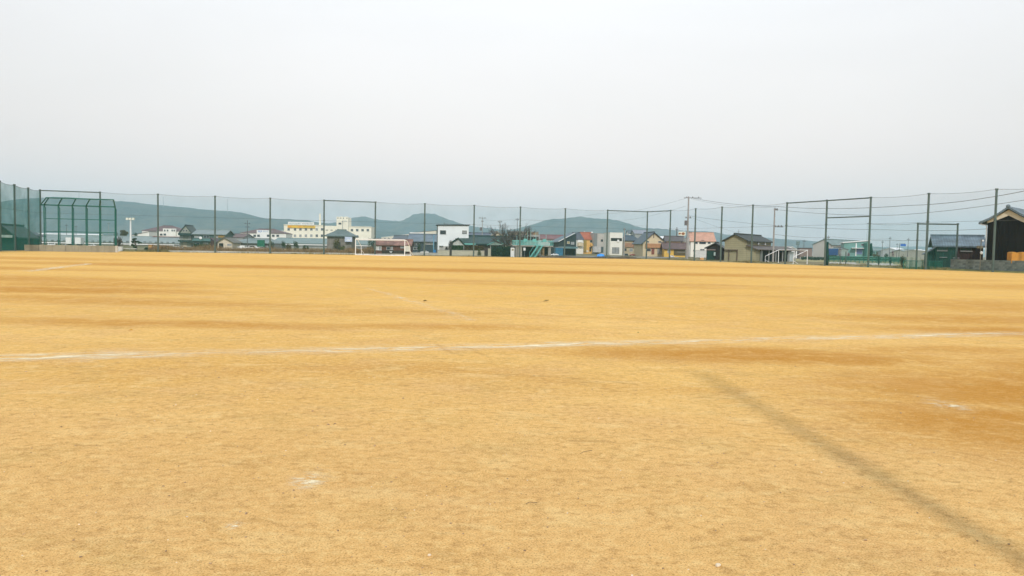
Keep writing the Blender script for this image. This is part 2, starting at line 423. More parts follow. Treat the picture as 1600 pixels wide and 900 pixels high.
LEAFD = M('dry_leaf', (.16, .13, .04), .8, .3, 20, dirt=0); LEAFY = M('yellow_leaf', (.70, .42, .02), .7, .2, 20, dirt=0)
def leaf(s, h): return lambda q: q.add([(-s, 0, .004), (-s * .3, -s * .4, h * .7), (s * .6, -s * .3, h), (s, 0, h * .5), (s * .5, s * .4, h * .9), (-s * .4, s * .45, .01)], [(0, 1, 2, 3, 4, 5)])
litter(853, 471, leaf(.12, .05), 'dead_leaf', LEAFD, 'curled dark dead leaf lying out on the middle of the field', 'leaf')
litter(996, 522, leaf(.028, .045), 'dead_leaf', M('green_leaf', (.12, .20, .07), .7, dirt=0), 'small green leaf standing just behind the chalk line', 'leaf')
litter(203, 517, leaf(.045, .03), 'dead_leaf', LEAFY, 'tiny yellow leaf lying on the sand at left', 'leaf')
litter(664, 471, leaf(.07, .05), 'dead_leaf', LEAFD, 'small leaf lying beside the faint chalk line', 'leaf')
DSC = chalk_mat('scuffed_sand', amount=.25, col=(.47, .27, .08), half=.03, scale=5, halo=.3)
for a_ in ((672, 533, 716, 556), (716, 538, 768, 559), (770, 585, 905, 592), (905, 590, 1000, 603), (560, 600, 640, 604)):
    o = strip(*a_, 'scuff_mark', DSC, .35, z=.008); o['label'] = 'dark scuff dragged through the sand'
def twig(L): return lambda q: q.tube([(-L, 0, .004), (-L * .3, L * .05, .010), (L * .3, 0, .007), (L, -L * .15, .004)], .0016, 4)
litter(915, 707, twig(.07), 'twig', M('twig_bark', (.14, .09, .05), .8, dirt=0), 'thin dry twig lying on the near sand', 'twig')
litter(830, 787, twig(.035), 'twig', MATS['twig_bark'], 'very short twig nearer the camera than the other', 'twig')
litter(1122, 885, lambda q: q.ball((0, 0, .006), .013, (1.3, 1, .7), 7, 5, .15), 'pebble', MATS['pale_stone'], 'pale pebble at the bottom of the picture', 'pebble')
litter(671, 869, lambda q: q.ball((0, 0, .005), .009, (1.2, 1, .7), 7, 5, .15), 'pebble', MATS['pale_stone'], 'smaller pale pebble near the bottom middle', 'pebble')

# ------------------------------------------------------------------ hills
def hill(name, sil, Y, depth, seed, rough=6, ext=0):
    pts = sil; n = 460; rows = 30
    xs0, xs1 = pts[0][0], pts[-1][0]; q = MB()
    def sy(px):
        for (a, ya), (b, yb) in zip(pts, pts[1:]):
            if a <= px <= b:
                f = (px - a) / (b - a); f = f * f * (3 - 2 * f) * .5 + f * .5; return ya + (yb - ya) * f
        return pts[-1][1]
    for i in range(n + 1):
        px = xs0 + (xs1 - xs0) * i / n
        p = at(px, sy(px), Y); zt = max(p.z, 2)
        for j in range(rows + 1):
            v = -1 + 2 * j / rows
            prof = max(0, math.cos(v * math.pi / 2)) ** 1.25
            nz = noise.fractal(Vector((p.x * .003, v * depth * .003, seed)), 1, 2, 5)
            nz2 = noise.fractal(Vector((p.x * .02, v * depth * .02, seed)), 1, 2, 3)
            z = zt * prof * (1 + .55 * nz * (1 - prof) * 2) + rough * (.25 * nz2 + .45 * noise.noise(Vector((p.x * .045, v * depth * .045, seed)))) * prof - 3 * (1 - prof)
            q.v.append((p.x + nz * 30 * (1 - prof), Y + v * depth, z))
    for i in range(n):
        for j in range(rows):
            a = i * (rows + 1) + j; q.f.append((a, a + rows + 1, a + rows + 2, a + 1))
    tag(q.build(name, FOREST, None, True), kind='structure')
hill('hill', [(-700, 350), (-400, 338), (-150, 330), (0, 326), (25, 323), (45, 316), (65, 311), (110, 309), (160, 313), (194, 315.2), (211, 316.5), (246, 320.5), (282, 323.6), (317, 327.5), (337, 329),
              (370, 331), (400, 338.5), (421, 341.6), (449, 343), (476, 344.3), (490, 346.4), (504, 348.5), (530, 353), (600, 362), (720, 376), (800, 386)], 2700, 700, 3)
hill('hill', [(380, 372), (440, 362), (500, 352), (531, 347), (545, 343), (559, 339.8), (572, 338.8), (586, 342.5), (600, 344), (624, 346.2), (634, 344), (642, 339), (651, 334.6), (663, 333.3),
              (677, 334.2), (690, 338.8), (704, 344), (722, 349.8), (733, 353), (752, 356), (780, 358.5), (840, 365), (940, 378)], 3300, 600, 9)
hill('hill', [(700, 378), (760, 366), (800, 359), (829, 352), (850, 345), (861, 342.3), (877, 342.3), (891, 340.2), (905, 338.8), (919, 340.2), (927, 342), (940, 342.4), (956, 343.8), (971, 347.8),
              (982, 352.5), (995, 355.5), (1021, 357), (1046, 359.6), (1079, 361), (1108, 362.5), (1122, 366), (1160, 370), (1220, 374), (1300, 381), (1400, 390)], 3100, 600, 15)
hill('hill', [(900, 372), (1000, 367), (1100, 366), (1180, 370), (1240, 376), (1300, 384), (1340, 388), (1380, 386), (1430, 385), (1480, 388), (1560, 392), (1800, 394), (2100, 398)], 4600, 700, 21, 3)

# ------------------------------------------------------------------ net fences
def xy_back(px):
    for _ in range(1): pass
    k = gx(px, 100) / 100; y = 127.9 / (1 - .328 * k); return (k * y, y)
def xy_right(px):
    k = gx(px, 100) / 100; y = (23.3 + .411 * 135.5) / (k + .411); return (k * y, y)
def xy_left(px):
    k = gx(px, 100) / 100; y = (-63.9 + .32 * 106.9) / (k + .32); return (k * y, y)
PH = 8.1
def post_mesh(h, r=.12):
    q = MB(); q.tube([(0, 0, -.1), (0, 0, h)], [r, r * .92], 10)
    q.tube([(0, 0, h - .12), (0, 0, h + .04)], r * 1.25, 8); q.tube([(0, 0, h * .62), (0, 0, h * .62 + .12)], r * 1.3, 8)
    return q.mesh('net_post', POST, False)
PM = post_mesh(PH)
def net_fence(label, pts, netm, rails=(), midrail=(), h=PH, pm=PM, skip_first=False, name='net_fence', start=0):
    o = Vector((*pts[0], 0)); rt = root(name, label, 'net fence', o)
    P = [Vector((*p, 0)) - o for p in pts]
    for i, p in enumerate(P):
        if i == 0 and skip_first: continue
        c = bpy.data.objects.new('net_post', pm); COL.objects.link(c); c.parent = rt; c.location = p
    for i, (a, b) in enumerate(zip(P, P[1:])):
        q = MB(); n = 8
        for k in range(n + 1):
            f = k / n; s = -.16 * 4 * f * (1 - f) * (0 if i in rails else 1); p = a.lerp(b, f)
            w = Vector((-(b - a).y, (b - a).x, 0)).normalized()
            for (z, bl) in ((h - .03 + s, 0), (h * .64, .12), (h * .3, .2), (.08, .05)):
                e = p + w * bl * math.sin(math.pi * f) * random.uniform(.6, 1.2); q.v.append((e.x, e.y, z))
        for k in range(n):
            for j in range(3):
                c = k * 4 + j; q.f.append((c, c + 4, c + 5, c + 1))
        q.build('net_panel', netm, rt, True)
        cb = MB()
        pts_ = [a.lerp(b, k / 6) + Vector((0, 0, h - .03 - .16 * 4 * (k / 6) * (1 - k / 6))) for k in range(7)]
        if i in rails: cb.tube([a + Vector((0, 0, h - .08)), b + Vector((0, 0, h - .08))], .075, 8); cb.build('top_rail', POST, rt)
        else: cb.tube(pts_, .015, 4); cb.build('top_cable', CABLE, rt)
        cb = MB(); cb.tube([a + Vector((0, 0, h * .62)), b + Vector((0, 0, h * .62))], .012, 4); cb.build('middle_cable', CABLE, rt)
        if i in midrail: cb = MB(); cb.tube([a + Vector((0, 0, 5.9)), b + Vector((0, 0, 5.9))], .07, 8); cb.build('middle_rail', POST, rt)
    return rt
back = [xy_back(p) for p in (63.5, 157, 247, 336, 422, 506, 586, 663, 740, 812, 882, 948, 1010)]
net_fence('tall green net fence along the far side of the field, in front of the town', back, NET, rails=(0, 5, 11))
right = [xy_back(1010)] + [xy_right(p) for p in (1046, 1085, 1126, 1174, 1227, 1289, 1357, 1447, 1552)]
d_ = Vector(right[-1]) - Vector(right[-2]); right.append(tuple(Vector(right[-1]) + d_.normalized() * 6.8)); right.append(tuple(Vector(right[-1]) + d_.normalized() * 6.8))
net_fence('tall net fence coming forward along the right side of the field', right, NETR, rails=(0, 5, 6), midrail=(6,), skip_first=True)
left = [xy_back(63.5)] + [xy_left(p) for p in (45, 23.5, 0.5)]
d_ = Vector(left[-1]) - Vector(left[-2]); left.append(tuple(Vector(left[-1]) + d_.normalized() * 6.5)); left.append(tuple(Vector(left[-1]) + d_.normalized() * 6.5))
net_fence('dark green net fence at the left end of the field', left, NETD, skip_first=True)
# the post beside the photographer whose shadow crosses the sand
c = bpy.data.objects.new('net_post', post_mesh(8.1, .095)); COL.objects.link(c); c.location = (2.72, -.5, 0)
tag(c, 'tall grey net post just right of the viewer casting the long shadow', 'post')

# smaller net beyond the right fence
fs = Frame(1432, 86, -8); z0 = fs.Z(1432, 348.5)
p2 = [(fs.U(1361), 2), (0, 0), (fs.U(1494.5), 0)]
ca, sa = math.cos(R(-8)), math.sin(R(-8))
p2 = [(fs.o.x + u * ca - v * sa, fs.o.y + u * sa + v * ca) for u, v in p2]
net_fence('lower net frame standing beyond the right fence by the dark house', p2, NETC, rails=(1,), skip_first=True, h=z0, pm=post_mesh(z0, .10))

# ================================================================== BUILDINGS
def window(rt, u0, u1, z0, z1, v=0, glass=GLASS, frame=ALU, mull=True, t=.06, name='window'):
    q = MB(); a, b = v - .07, v + .02
    q.box(u0, u1, a, b, z1 - t, z1); q.box(u0 - .04, u1 + .04, a - .03, b, z0, z0 + t)
    q.box(u0, u0 + t, a, b, z0 + t, z1 - t); q.box(u1 - t, u1, a, b, z0 + t, z1 - t)
    if mull: m = (u0 + u1) / 2; q.box(m - t / 2, m + t / 2, a + .01, b, z0 + t, z1 - t)
    w = q.build(name, frame, rt)
    q = MB(); q.box(u0 + t, u1 - t, v - .025, v + .01, z0 + t, z1 - t); q.build('pane', glass, w); return w

def bldg(name, label, px0, px1, Y, deg, D, eave, ridge, wall, roof, kind='side', ov=.5, cat='house', group=None, wins=(), doors=(),
         rpx=None, rin=.3, base=-.1, th=.16, fr=None, rname='roof', gleft=None):
    """a building whose front stands between columns px0 and px1; eave and ridge are rows of the photograph"""
    f = fr or Frame(px0, Y, deg); rt = root(name, label, cat, f.o, f.deg, group)
    u0, u1 = f.U(px0), f.U(px1); pm = (px0 + px1) / 2; um = (u0 + u1) / 2
    ze = f.Z(px0 if kind in ('gable', 'hip') else pm, eave, 0)
    q = MB(); r = MB(); s = 0
    if kind == 'side':
        zr = f.Z(pm, ridge, D / 2); s = (zr - ze) / (D / 2)
        q.prism([(0, base), (D, base), (D, ze), (D / 2, zr - .05), (0, ze)], u0, u1, 'x')
        r.prism([(-ov, ze - s * ov), (D / 2, zr), (D + ov, ze - s * ov), (D + ov, ze - s * ov + th), (D / 2, zr + th), (-ov, ze - s * ov + th)], u0 - ov, u1 + ov, 'x')
        cp = MB(); cp.box(u0 - ov - .02, u1 + ov + .02, D / 2 - .14, D / 2 + .14, zr + th - .04, zr + th + .14); capm = roof
    elif kind == 'gable':
        rp = rpx if rpx is not None else pm; zr = f.Z(rp, ridge, 0); um = f.U(rp); s0 = (zr - ze) / (um - u0); s1 = (zr - ze) / (u1 - um)
        q.prism([(u0, base), (u1, base), (u1, ze), (um, zr - .05), (u0, ze)], 0, D, 'y')
        r.prism([(u0 - ov, ze - s0 * ov), (um, zr), (u1 + ov, ze - s1 * ov), (u1 + ov, ze - s1 * ov + th), (um, zr + th), (u0 - ov, ze - s0 * ov + th)], -ov, D + ov, 'y')
        cp = MB(); cp.box(um - .14, um + .14, -ov - .02, D + ov + .02, zr + th - .04, zr + th + .14); capm = roof
    elif kind == 'hip':
        zr = f.Z(pm, ridge, D / 2); q.box(u0, u1, 0, D, base, ze)
        i0 = (u1 - u0) * rin; a0, a1 = u0 - ov, u1 + ov
        r.add([(a0, -ov, ze), (a1, -ov, ze), (a1, D + ov, ze), (a0, D + ov, ze), (u0 + i0, D / 2, zr), (u1 - i0, D / 2, zr),
               (a0, -ov, ze - th), (a1, -ov, ze - th), (a1, D + ov, ze - th), (a0, D + ov, ze - th)],
              [(0, 1, 5, 4), (1, 2, 5), (2, 3, 4, 5), (3, 0, 4), (9, 8, 7, 6), (6, 7, 1, 0), (7, 8, 2, 1), (8, 9, 3, 2), (9, 6, 0, 3)])
        cp = MB(); cp.box(u0 + i0 - .1, u1 - i0 + .1, D / 2 - .14, D / 2 + .14, zr - .05, zr + .14)
    elif kind == 'flat':
        zr = f.Z(pm, ridge, 0); q.box(u0, u1, 0, D, base, zr - .12)
        r.box(u0 - ov, u1 + ov, -ov, D + ov, zr - .12, zr); cp = None
    elif kind == 'mono':            # eave = row at the left end, ridge = row at the right end
        za, zb = f.Z(px0, eave), f.Z(px1, ridge); sl = (zb - za) / (u1 - u0)
        q.prism([(u0, base), (u1, base), (u1, zb - .05), (u0, za - .05)], 0, D, 'y')
        r.prism([(u0 - ov, za - sl * ov), (u1 + ov, zb + sl * ov), (u1 + ov, zb + sl * ov + th), (u0 - ov, za - sl * ov + th)], -ov, D + ov, 'y'); cp = None
    q.build('wall', wall, rt); ro = r.build(rname, roof, rt)
    if cp: cp.build('ridge', roof, ro)
    for w in wins:
        g = w[4] if len(w) > 4 else GLASS; fm = w[5] if len(w) > 5 else ALU
        window(rt, f.U(w[0]), f.U(w[1]), f.Z(w[0], w[3]), f.Z(w[0], w[2]), 0, g, fm, (f.U(w[1]) - f.U(w[0])) > 1.2)
    for w in doors:
        q = MB(); q.box(f.U(w[0]), f.U(w[1]), -.06, .02, max(base, f.Z(w[0], w[3])), f.Z(w[0], w[2]))
        q.build(w[5] if len(w) > 5 else 'door', w[4], rt)
    return rt, f
def slab(rt, f, px0, px1, py0, py1, v0, v1, m, name):      # a box given by its pixel outline on the facade
    z1, z0 = f.Z(px0, py0), f.Z(px0, py1); q = MB(); q.box(f.U(px0), f.U(px1), v0, v1, z0, z1); return q.build(name, m, rt)

# ---- left end: houses and hall behind the dark net
b, f = bldg('timber_house', 'small timber house with low tiled gable behind the left net, at the picture edge', -14, 22, 104, 17, 9, 366, 352.5, M('dark_timber', (.05, .04, .03), .8, .2, 1, 'board'), TILED, 'gable', rpx=3, ov=.6)
slab(b, f, 0, 23, 367, 371, -1.0, -.06, M('pale_beam', (.45, .50, .45), .6), 'canopy'); slab(b, f, 1, 22, 371.5, 391, -.14, -.02, M('dark_green_shutter', (.015, .05, .035), .6, .2, 1, 'siding'), 'shutter')
b, f = bldg('tiled_shed', 'dark green shed with sloping tiled roof beside the timber house', 27, 44, 112, 17, 7, 362, 367.5, M('dark_green_wall', (.02, .07, .045), .8, .2), TILEG, 'mono', ov=.5)
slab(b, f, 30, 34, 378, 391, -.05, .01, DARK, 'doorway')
WBR = M('white_hall_wall', (.80, .79, .73), .7, .04, .4, dirt=.1)
BEIGE = M('beige_wall', (.42, .38, .29), .8, .15, .5); GREYW = M('grey_wall', (.33, .34, .33), .8, .12, .5)
b, f = bldg('storage_hall', 'long low hall with pale blue-grey metal roof and white gutter behind the backstop', 36, 282, 255, 0, 16, 378, 369, BEIGE, ROOFGB, 'side', ov=.4, cat='hall')
slab(b, f, 36, 282, 377.4, 379, -.75, -.45, WHITE, 'gutter'); slab(b, f, 222, 282, 368.6, 369.5, 7.4, 7.8, M('red_brown_trim', (.20, .05, .05), .6), 'ridge_trim')
for i, px in enumerate(range(44, 278, 9)):
    window(b, f.U(px), f.U(px + 4), 1.2 - .5, 1.35, 0, GLASS if i % 3 else GLASSL, BRONZE, True, .08)
b, f = bldg('works_building', 'white works building with brown stepped roof left of the steep gabled house', 222, 286, 410, 2, 14, 360, 352.5, WBR, ROOFBR, 'hip', ov=.3, rin=.38, cat='works building')
b2 = slab(b, f, 256, 276, 357, 371, -1.2, 0, WBR, 'front_bay')
for px in (258, 262.4, 269.5, 272.8): window(b, f.U(px), f.U(px + 2), f.Z(px, 361.6), f.Z(px, 358.8), -1.2, GLASS, BRONZE, False, .1)
for px in (235, 241, 250, 257): window(b, f.U(px), f.U(px + 4), f.Z(px, 368), f.Z(px, 365), -.02 if px < 255 else -1.2, GLASS, BRONZE, True, .1)
b, f = bldg('annex', 'small white annex with brown roof at the left foot of the works building', 206, 233, 400, 2, 10, 367.5, 362, WBR, ROOFBR, 'mono', ov=.3, cat='annex')
b, f = bldg('works_building', 'white works building with brown roof and blue lettering on its front bay', 376, 447, 430, 2, 14, 363.5, 357.5, WBR, ROOFBR, 'hip', ov=.3, rin=.32, cat='works building')
slab(b, f, 402, 421, 359.4, 373, -1.2, 0, WHITE, 'front_bay')
for px in (381, 387, 396, 403, 418, 425, 432): window(b, f.U(px), f.U(px + 4), f.Z(px, 370), f.Z(px, 366.6), -.02 if px < 401 or px > 422 else -1.2, GLASS, BRONZE, True, .1)
BLUE = M('blue_lettering', (.10, .22, .55), .5, dirt=0, bump=0)
q = MB()
def glyphs(q, u0, u1, z0, z1, v, n, seed):      # unreadably small characters as little strokes
    rg = random.Random(seed); w = (u1 - u0) / n
    for i in range(n):
        a = u0 + i * w + w * .1; b_ = a + w * .75
        for k in range(4):
            if rg.random() < .5:
                zz = z0 + (z1 - z0) * rg.random() * .85; q.box(a, b_, v - .04 - k * .003, v, zz, zz + (z1 - z0) * .16)
            else:
                x = a + (b_ - a) * rg.random() * .8; q.box(x, x + w * .13, v - .045 - k * .003, v, z0 + (z1 - z0) * .05, z1)
    return q
glyphs(q, f.U(404), f.U(410.5), f.Z(404, 363), f.Z(404, 360.2), -1.2, 3, 1).build('lettering', BLUE, b)
q = MB(); glyphs(q, f.U(411.5), f.U(420), f.Z(411, 362.6), f.Z(411, 360.4), -1.2, 6, 2).build('lettering', M('pale_blue_lettering', (.35, .45, .62), .5, dirt=0, bump=0), b)

# ---- steep gabled dark house and neighbours
DKB = M('dark_teal_wall', (.02, .05, .05), .7, .2)
b, f = bldg('gabled_house', 'tall house with steep dark green gable and two small attic windows', 280.5, 299, 225, 8, 8, 363.5, 352.5, M('greenish_dark_wall', (.30, .32, .27), .8, .2), M('dark_green_tile', (.015, .045, .04), .5, .2, .8, 'tile'), 'gable', ov=.35,
            wins=[(286, 288.6, 358.6, 362), (290, 292.6, 358.6, 362), (282, 285, 369, 374, GLASSL), (295, 298, 369, 374, GLASSL)])
slab(b, f, 280, 300, 364, 367.5, -1.2, 0, DKB, 'upper_canopy'); slab(b, f, 280, 303, 375, 377.5, -1.4, 0, DKB, 'lower_canopy')
slab(b, f, 286, 292, 378, 386, -.10, 0, M('beige_panel', (.50, .44, .33), .7), 'garage_door')
b, f = bldg('long_house', 'long two-storey house with light grey roof right of the steep gabled house', 303, 351, 222, 3, 8, 366, 360, M('house_wall_green', (.09, .14, .125), .8, .2), M('light_grey_roof', (.24, .29, .28), .5, .12, .5, 'tile'), 'side', ov=.5,
            wins=[(304, 312, 368.5, 371.5, GLASSL), (318, 327, 368, 372), (336, 341, 368, 372, GLASSL), (306, 312, 379, 384), (318, 325, 379, 384, GLASSL), (329, 334, 379, 384)])
slab(b, f, 303, 334, 373, 376.5, -1.3, 0, M('balcony_teal', (.10, .20, .20), .7), 'balcony'); slab(b, f, 341, 351, 367, 371, -.08, 0, M('ochre_panel', (.40, .24, .06), .8), 'ochre_panel')
q = MB(); q.ball((f.U(316.5), -1.6, f.Z(316, 372)), .42, (1, .25, 1), 10, 6).build('satellite_dish', WHITE, b, True)
b, f = bldg('low_house', 'low house with cream gable and brown eaves beside the long house', 340, 363, 200, 6, 9, 378, 371.5, M('cream_gable_wall', (.62, .54, .42), .8), M('brown_grey_roof', (.16, .15, .12), .6, .2, .8, 'tile'), 'gable', rpx=350, ov=.5)
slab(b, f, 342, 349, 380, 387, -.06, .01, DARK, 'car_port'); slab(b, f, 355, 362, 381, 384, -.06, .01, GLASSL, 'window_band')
b, f = bldg('dark_shed', 'dark red-brown shed against the long house', 329, 337, 205, 3, 5, 373, 378, M('dark_red_wall', (.06, .03, .03), .8), M('dark_red_roof', (.07, .04, .045), .6), 'mono', ov=.2, cat='shed')
b, f = bldg('long_hall', 'low brown-roofed hall at the foot of the left works building', 356, 380, 300, 4, 16, 371, 366, GREYW, ROOFBR, 'side', ov=.3, cat='hall')
b, f = bldg('grey_hall', 'low hall with pale teal roof behind the parked cars', 364, 427, 250, 2, 14, 379, 372.5, GREYW, M('weathered_roof', (.20, .25, .24), .6, .2, .3, 'rib'), 'hip', ov=.4, rin=.2, cat='hall')
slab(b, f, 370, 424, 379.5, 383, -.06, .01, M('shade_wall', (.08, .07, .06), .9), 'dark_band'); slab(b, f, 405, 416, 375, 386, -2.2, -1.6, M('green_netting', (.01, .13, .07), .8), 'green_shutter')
b, f = bldg('long_warehouse', 'long low warehouse with teal-grey roof in front of the cream factory', 424, 580, 310, 2, 22, 381, 373.6, GREYW, ROOFT, 'side', ov=.4, cat='warehouse')
slab(b, f, 424, 580, 380.6, 382, -.75, -.45, WHITE, 'gutter')
slab(b, f, 466, 476, 382.5, 384.5, -.05, .01, WHITE, 'pale_panel')

# ---- the cream factory
f = Frame(443, 500, 2); rt = root('factory', 'cream three-storey factory with yellow banner, chimney and stair tower', 'factory', f.o, f.deg)
def fbox(px0, px1, py0, v0, v1, m, name, py1=None):
    q = MB(); q.box(f.U(px0), f.U(px1), v0, v1, f.Z(px0, py1) if py1 else -.1, f.Z((px0 + px1) / 2, py0)); return q.build(name, m, rt)
fbox(443.5, 505, 351.5, 0, 18, CREAM, 'left_wing'); fbox(505, 530, 352.8, .6, 18, CREAM, 'middle_wing'); fbox(544.5, 580, 354.2, 0, 18, CREAM, 'right_wing')
fbox(438, 443.5, 360.5, .5, 14, CREAM, 'side_annex'); tower = fbox(526.5, 544.5, 339.6, -2, 10, CREAM, 'stair_tower')
fbox(443, 505.3, 351, -.25, .3, CREAM2, 'parapet', 352); fbox(544.6, 580.3, 353.7, -.25, .3, CREAM2, 'parapet', 354.6)
q = MB()
for px in (528, 532.5, 536.5, 542): q.box(f.U(px), f.U(px + 1.3), -2.06, -1.8, f.Z(px, 341.8), f.Z(px, 340.3))
q.build('vent', DARK, tower); q = MB()
for a in ((527, 529), (531, 537), (539, 542), (543.2, 544.4)): q.box(f.U(a[0]), f.U(a[1]), -2, -1, f.Z(a[0], 339.7), f.Z(a[0], 338.6))
q.build('battlement', CREAM, tower)
sg = fbox(450.5, 491, 347, -.8, -.4, WHITE, 'sign_board', 351.3)
q = MB(); glyphs(q, f.U(452), f.U(470), f.Z(452, 350.6), f.Z(452, 347.8), -.8, 8, 5).build('lettering', M('grey_green_lettering', (.30, .42, .40), .5, dirt=0, bump=0), sg)
q = MB(); glyphs(q, f.U(472), f.U(489), f.Z(472, 350.4), f.Z(472, 348.6), -.8, 11, 6).build('lettering', M('dark_lettering', (.22, .26, .27), .5, dirt=0, bump=0), sg)
sg = fbox(449.5, 492.5, 352.4, -.6, -.1, M('yellow_banner', (.80, .50, .03), .5, .05), 'banner', 355.8)
q = MB(); glyphs(q, f.U(450), f.U(456), f.Z(452, 355.5), f.Z(452, 352.9), -.6, 3, 7); glyphs(q, f.U(466), f.U(472), f.Z(466, 355.5), f.Z(466, 353), -.6, 4, 8)
q.build('lettering', M('orange_lettering', (.78, .18, .02), .5, dirt=0, bump=0), sg)
q = MB(); glyphs(q, f.U(474), f.U(491), f.Z(474, 355.4), f.Z(474, 353.2), -.6, 10, 9).build('lettering', M('brown_lettering', (.40, .25, .03), .5, dirt=0, bump=0), sg)
q = MB(); q.tube([(f.U(498.8), 2, 12), (f.U(498.8), 2, f.Z(498.8, 333.5))], [.66, .56], 10); ch = q.build('chimney', CREAM, rt)
window(rt, f.U(529.7), f.U(534), f.Z(530, 351), f.Z(530, 348), -2, GLASS, BRONZE, True, .12, 'tower_window')
q = MB(); glyphs(q, f.U(538), f.U(543), f.Z(538, 347.5), f.Z(538, 344.5), -2, 3, 12).build('tower_sign', M('grey_lettering', (.45, .5, .5), .5, dirt=0, bump=0), rt)
q = MB(); q.tube([(f.U(536.3), -3, 3), (f.U(536.3), -3, f.Z(536, 347))], .12, 5); q.box(f.U(535.6), f.U(537.4), -3.2, -2.9, f.Z(536, 347.4), f.Z(536, 345.2)); q.build('lamp_post', GREYW, rt)
for r_, (a, b_) in enumerate(((356.4, 360.4), (366.2, 370.4))):
    for k, px in enumerate((449, 459, 467.5, 476, 484.5, 493, 501.2)):
        g = GLASSL if (r_ and k in (1, 2, 3, 4)) or (not r_ and k == 5) else GLASS
        window(rt, f.U(px), f.U(px + 3.8), f.Z(px, b_), f.Z(px, a), 0, g, ALU, True, .12)
    for k, px in enumerate((547.8, 556, 564.3, 572.5)):
        if r_ and k > 1: continue
        window(rt, f.U(px), f.U(px + 4), f.Z(px, b_ + 1.2), f.Z(px, a + 1.2), 0, GLASS, ALU, True, .12)
for px in (508.5, 516, 523.5): window(rt, f.U(px), f.U(px + 3.6), f.Z(px, 360), f.Z(px, 359), .6, GLASS, BRONZE, False, .06)
window(rt, f.U(439), f.U(441.5), f.Z(439, 370.5), f.Z(439, 367), .5, GLASS, BRONZE, False, .1)

# ---- centre left
b, f = bldg('pavilion', 'square grey pavilion with wide hipped tile roof in front of the factory', 511, 549, 152, 4, 6.5, 368, 359.3, M('weathered_board', (.22, .20, .175), .85, .25, 1, 'board'), M('greenish_tile', (.12, .165, .155), .5, .25, .8, 'tile'), 'hip', ov=.55, rin=.32, cat='shed',
            doors=[(524, 532, 378, 390, M('dark_door', (.05, .05, .045), .8))])
sg = slab(b, f, 539.5, 551, 370, 377.6, -.75, -.62, M('pale_blue_sign', (.52, .60, .74), .4, .06, 2), 'sign_board')
q = MB(); q.add([(f.U(541), -.76, f.Z(541, 376.6)), (f.U(545), -.76, f.Z(545, 374)), (f.U(547), -.76, f.Z(547, 375.4)), (f.U(550), -.76, f.Z(550, 371.3)), (f.U(550), -.76, f.Z(550, 373)), (f.U(547), -.76, f.Z(547, 376.8)), (f.U(545), -.76, f.Z(545, 375.8))], [(0, 1, 2, 3, 4, 5, 6)]).build('emblem', WHITE, sg)
RED = M('red_brown_boards', (.14, .06, .045), .8, .2, 1, 'board')
b, f = bldg('rusty_hut', 'low hut with patchy rusty tin roof right behind the left goal', 587, 641, 137, 2, 4.5, 383, 376, RED, M('rusty_tin', (.28, .15, .12), .7, .45, .9, 'rib', dirt=.5), 'side', ov=.3, cat='hut',
            wins=[(591, 596, 384.5, 391, GLASSL, WHITE), (604, 610, 385.5, 390.5, GLASS), (611, 614, 385.5, 390.5, GLASSL), (626, 632, 384, 388, GLASSL)])
slab(b, f, 587, 592, 384, 391, -.06, 0, M('grey_white', (.55, .54, .50), .8), 'panel'); slab(b, f, 597, 636, 391, 397, -.25, 0, M('dark_clutter', (.045, .035, .03), .9, .4, 3), 'clutter'); slab(b, f, 632, 641, 383, 393, -.3, 0, CREAM2, 'panel')
q = MB(); q.prism([(f.U(609), 1 - .45), (f.U(611), .25), (f.U(612.6), .25), (f.U(614), .55)], -.8, -.3, 'y'); q.build('wash_basin', M('grey_basin', (.5, .5, .5), .5), b)
b, f = bldg('blue_roof_house', 'house with blue-grey tiled roof left of the white cube house', 640, 684, 190, 3, 9, 377, 367, M('blue_dark_wall', (.04, .06, .075), .7), M('blue_tile', (.15, .19, .225), .5, .2, .8, 'tile'), 'side', ov=.5,
            wins=[(645, 656, 379.5, 383), (664, 678, 379, 382, GLASSL), (646, 655, 386, 390)])
b, f = bldg('dark_roof_house', 'low house with dark tiled roof left of the blue-roofed house', 616, 640, 205, 3, 8, 376, 369, BEIGE, TILEG, 'side', ov=.5, wins=[(620, 626, 378, 381), (630, 636, 378, 381)])
b, f = bldg('sawtooth_works', 'distant pale works with white sawtooth roof edges', 596, 640, 420, 2, 30, 371, 366, CREAM2, WHITE, 'mono', ov=.2, cat='works', wins=[(600 + 6 * i, 603 + 6 * i, 371.5, 373.5, GLASSL) for i in range(6)])
b, f = bldg('sawtooth_works', 'distant works with red-brown roof and bright white edge beside the cube house', 640, 681, 400, 4, 30, 364, 360.5, CREAM2, ROOFBR, 'mono', ov=.2, cat='works')
slab(b, f, 640, 666, 363, 364.5, -1, -.4, WHITE, 'roof_edge')

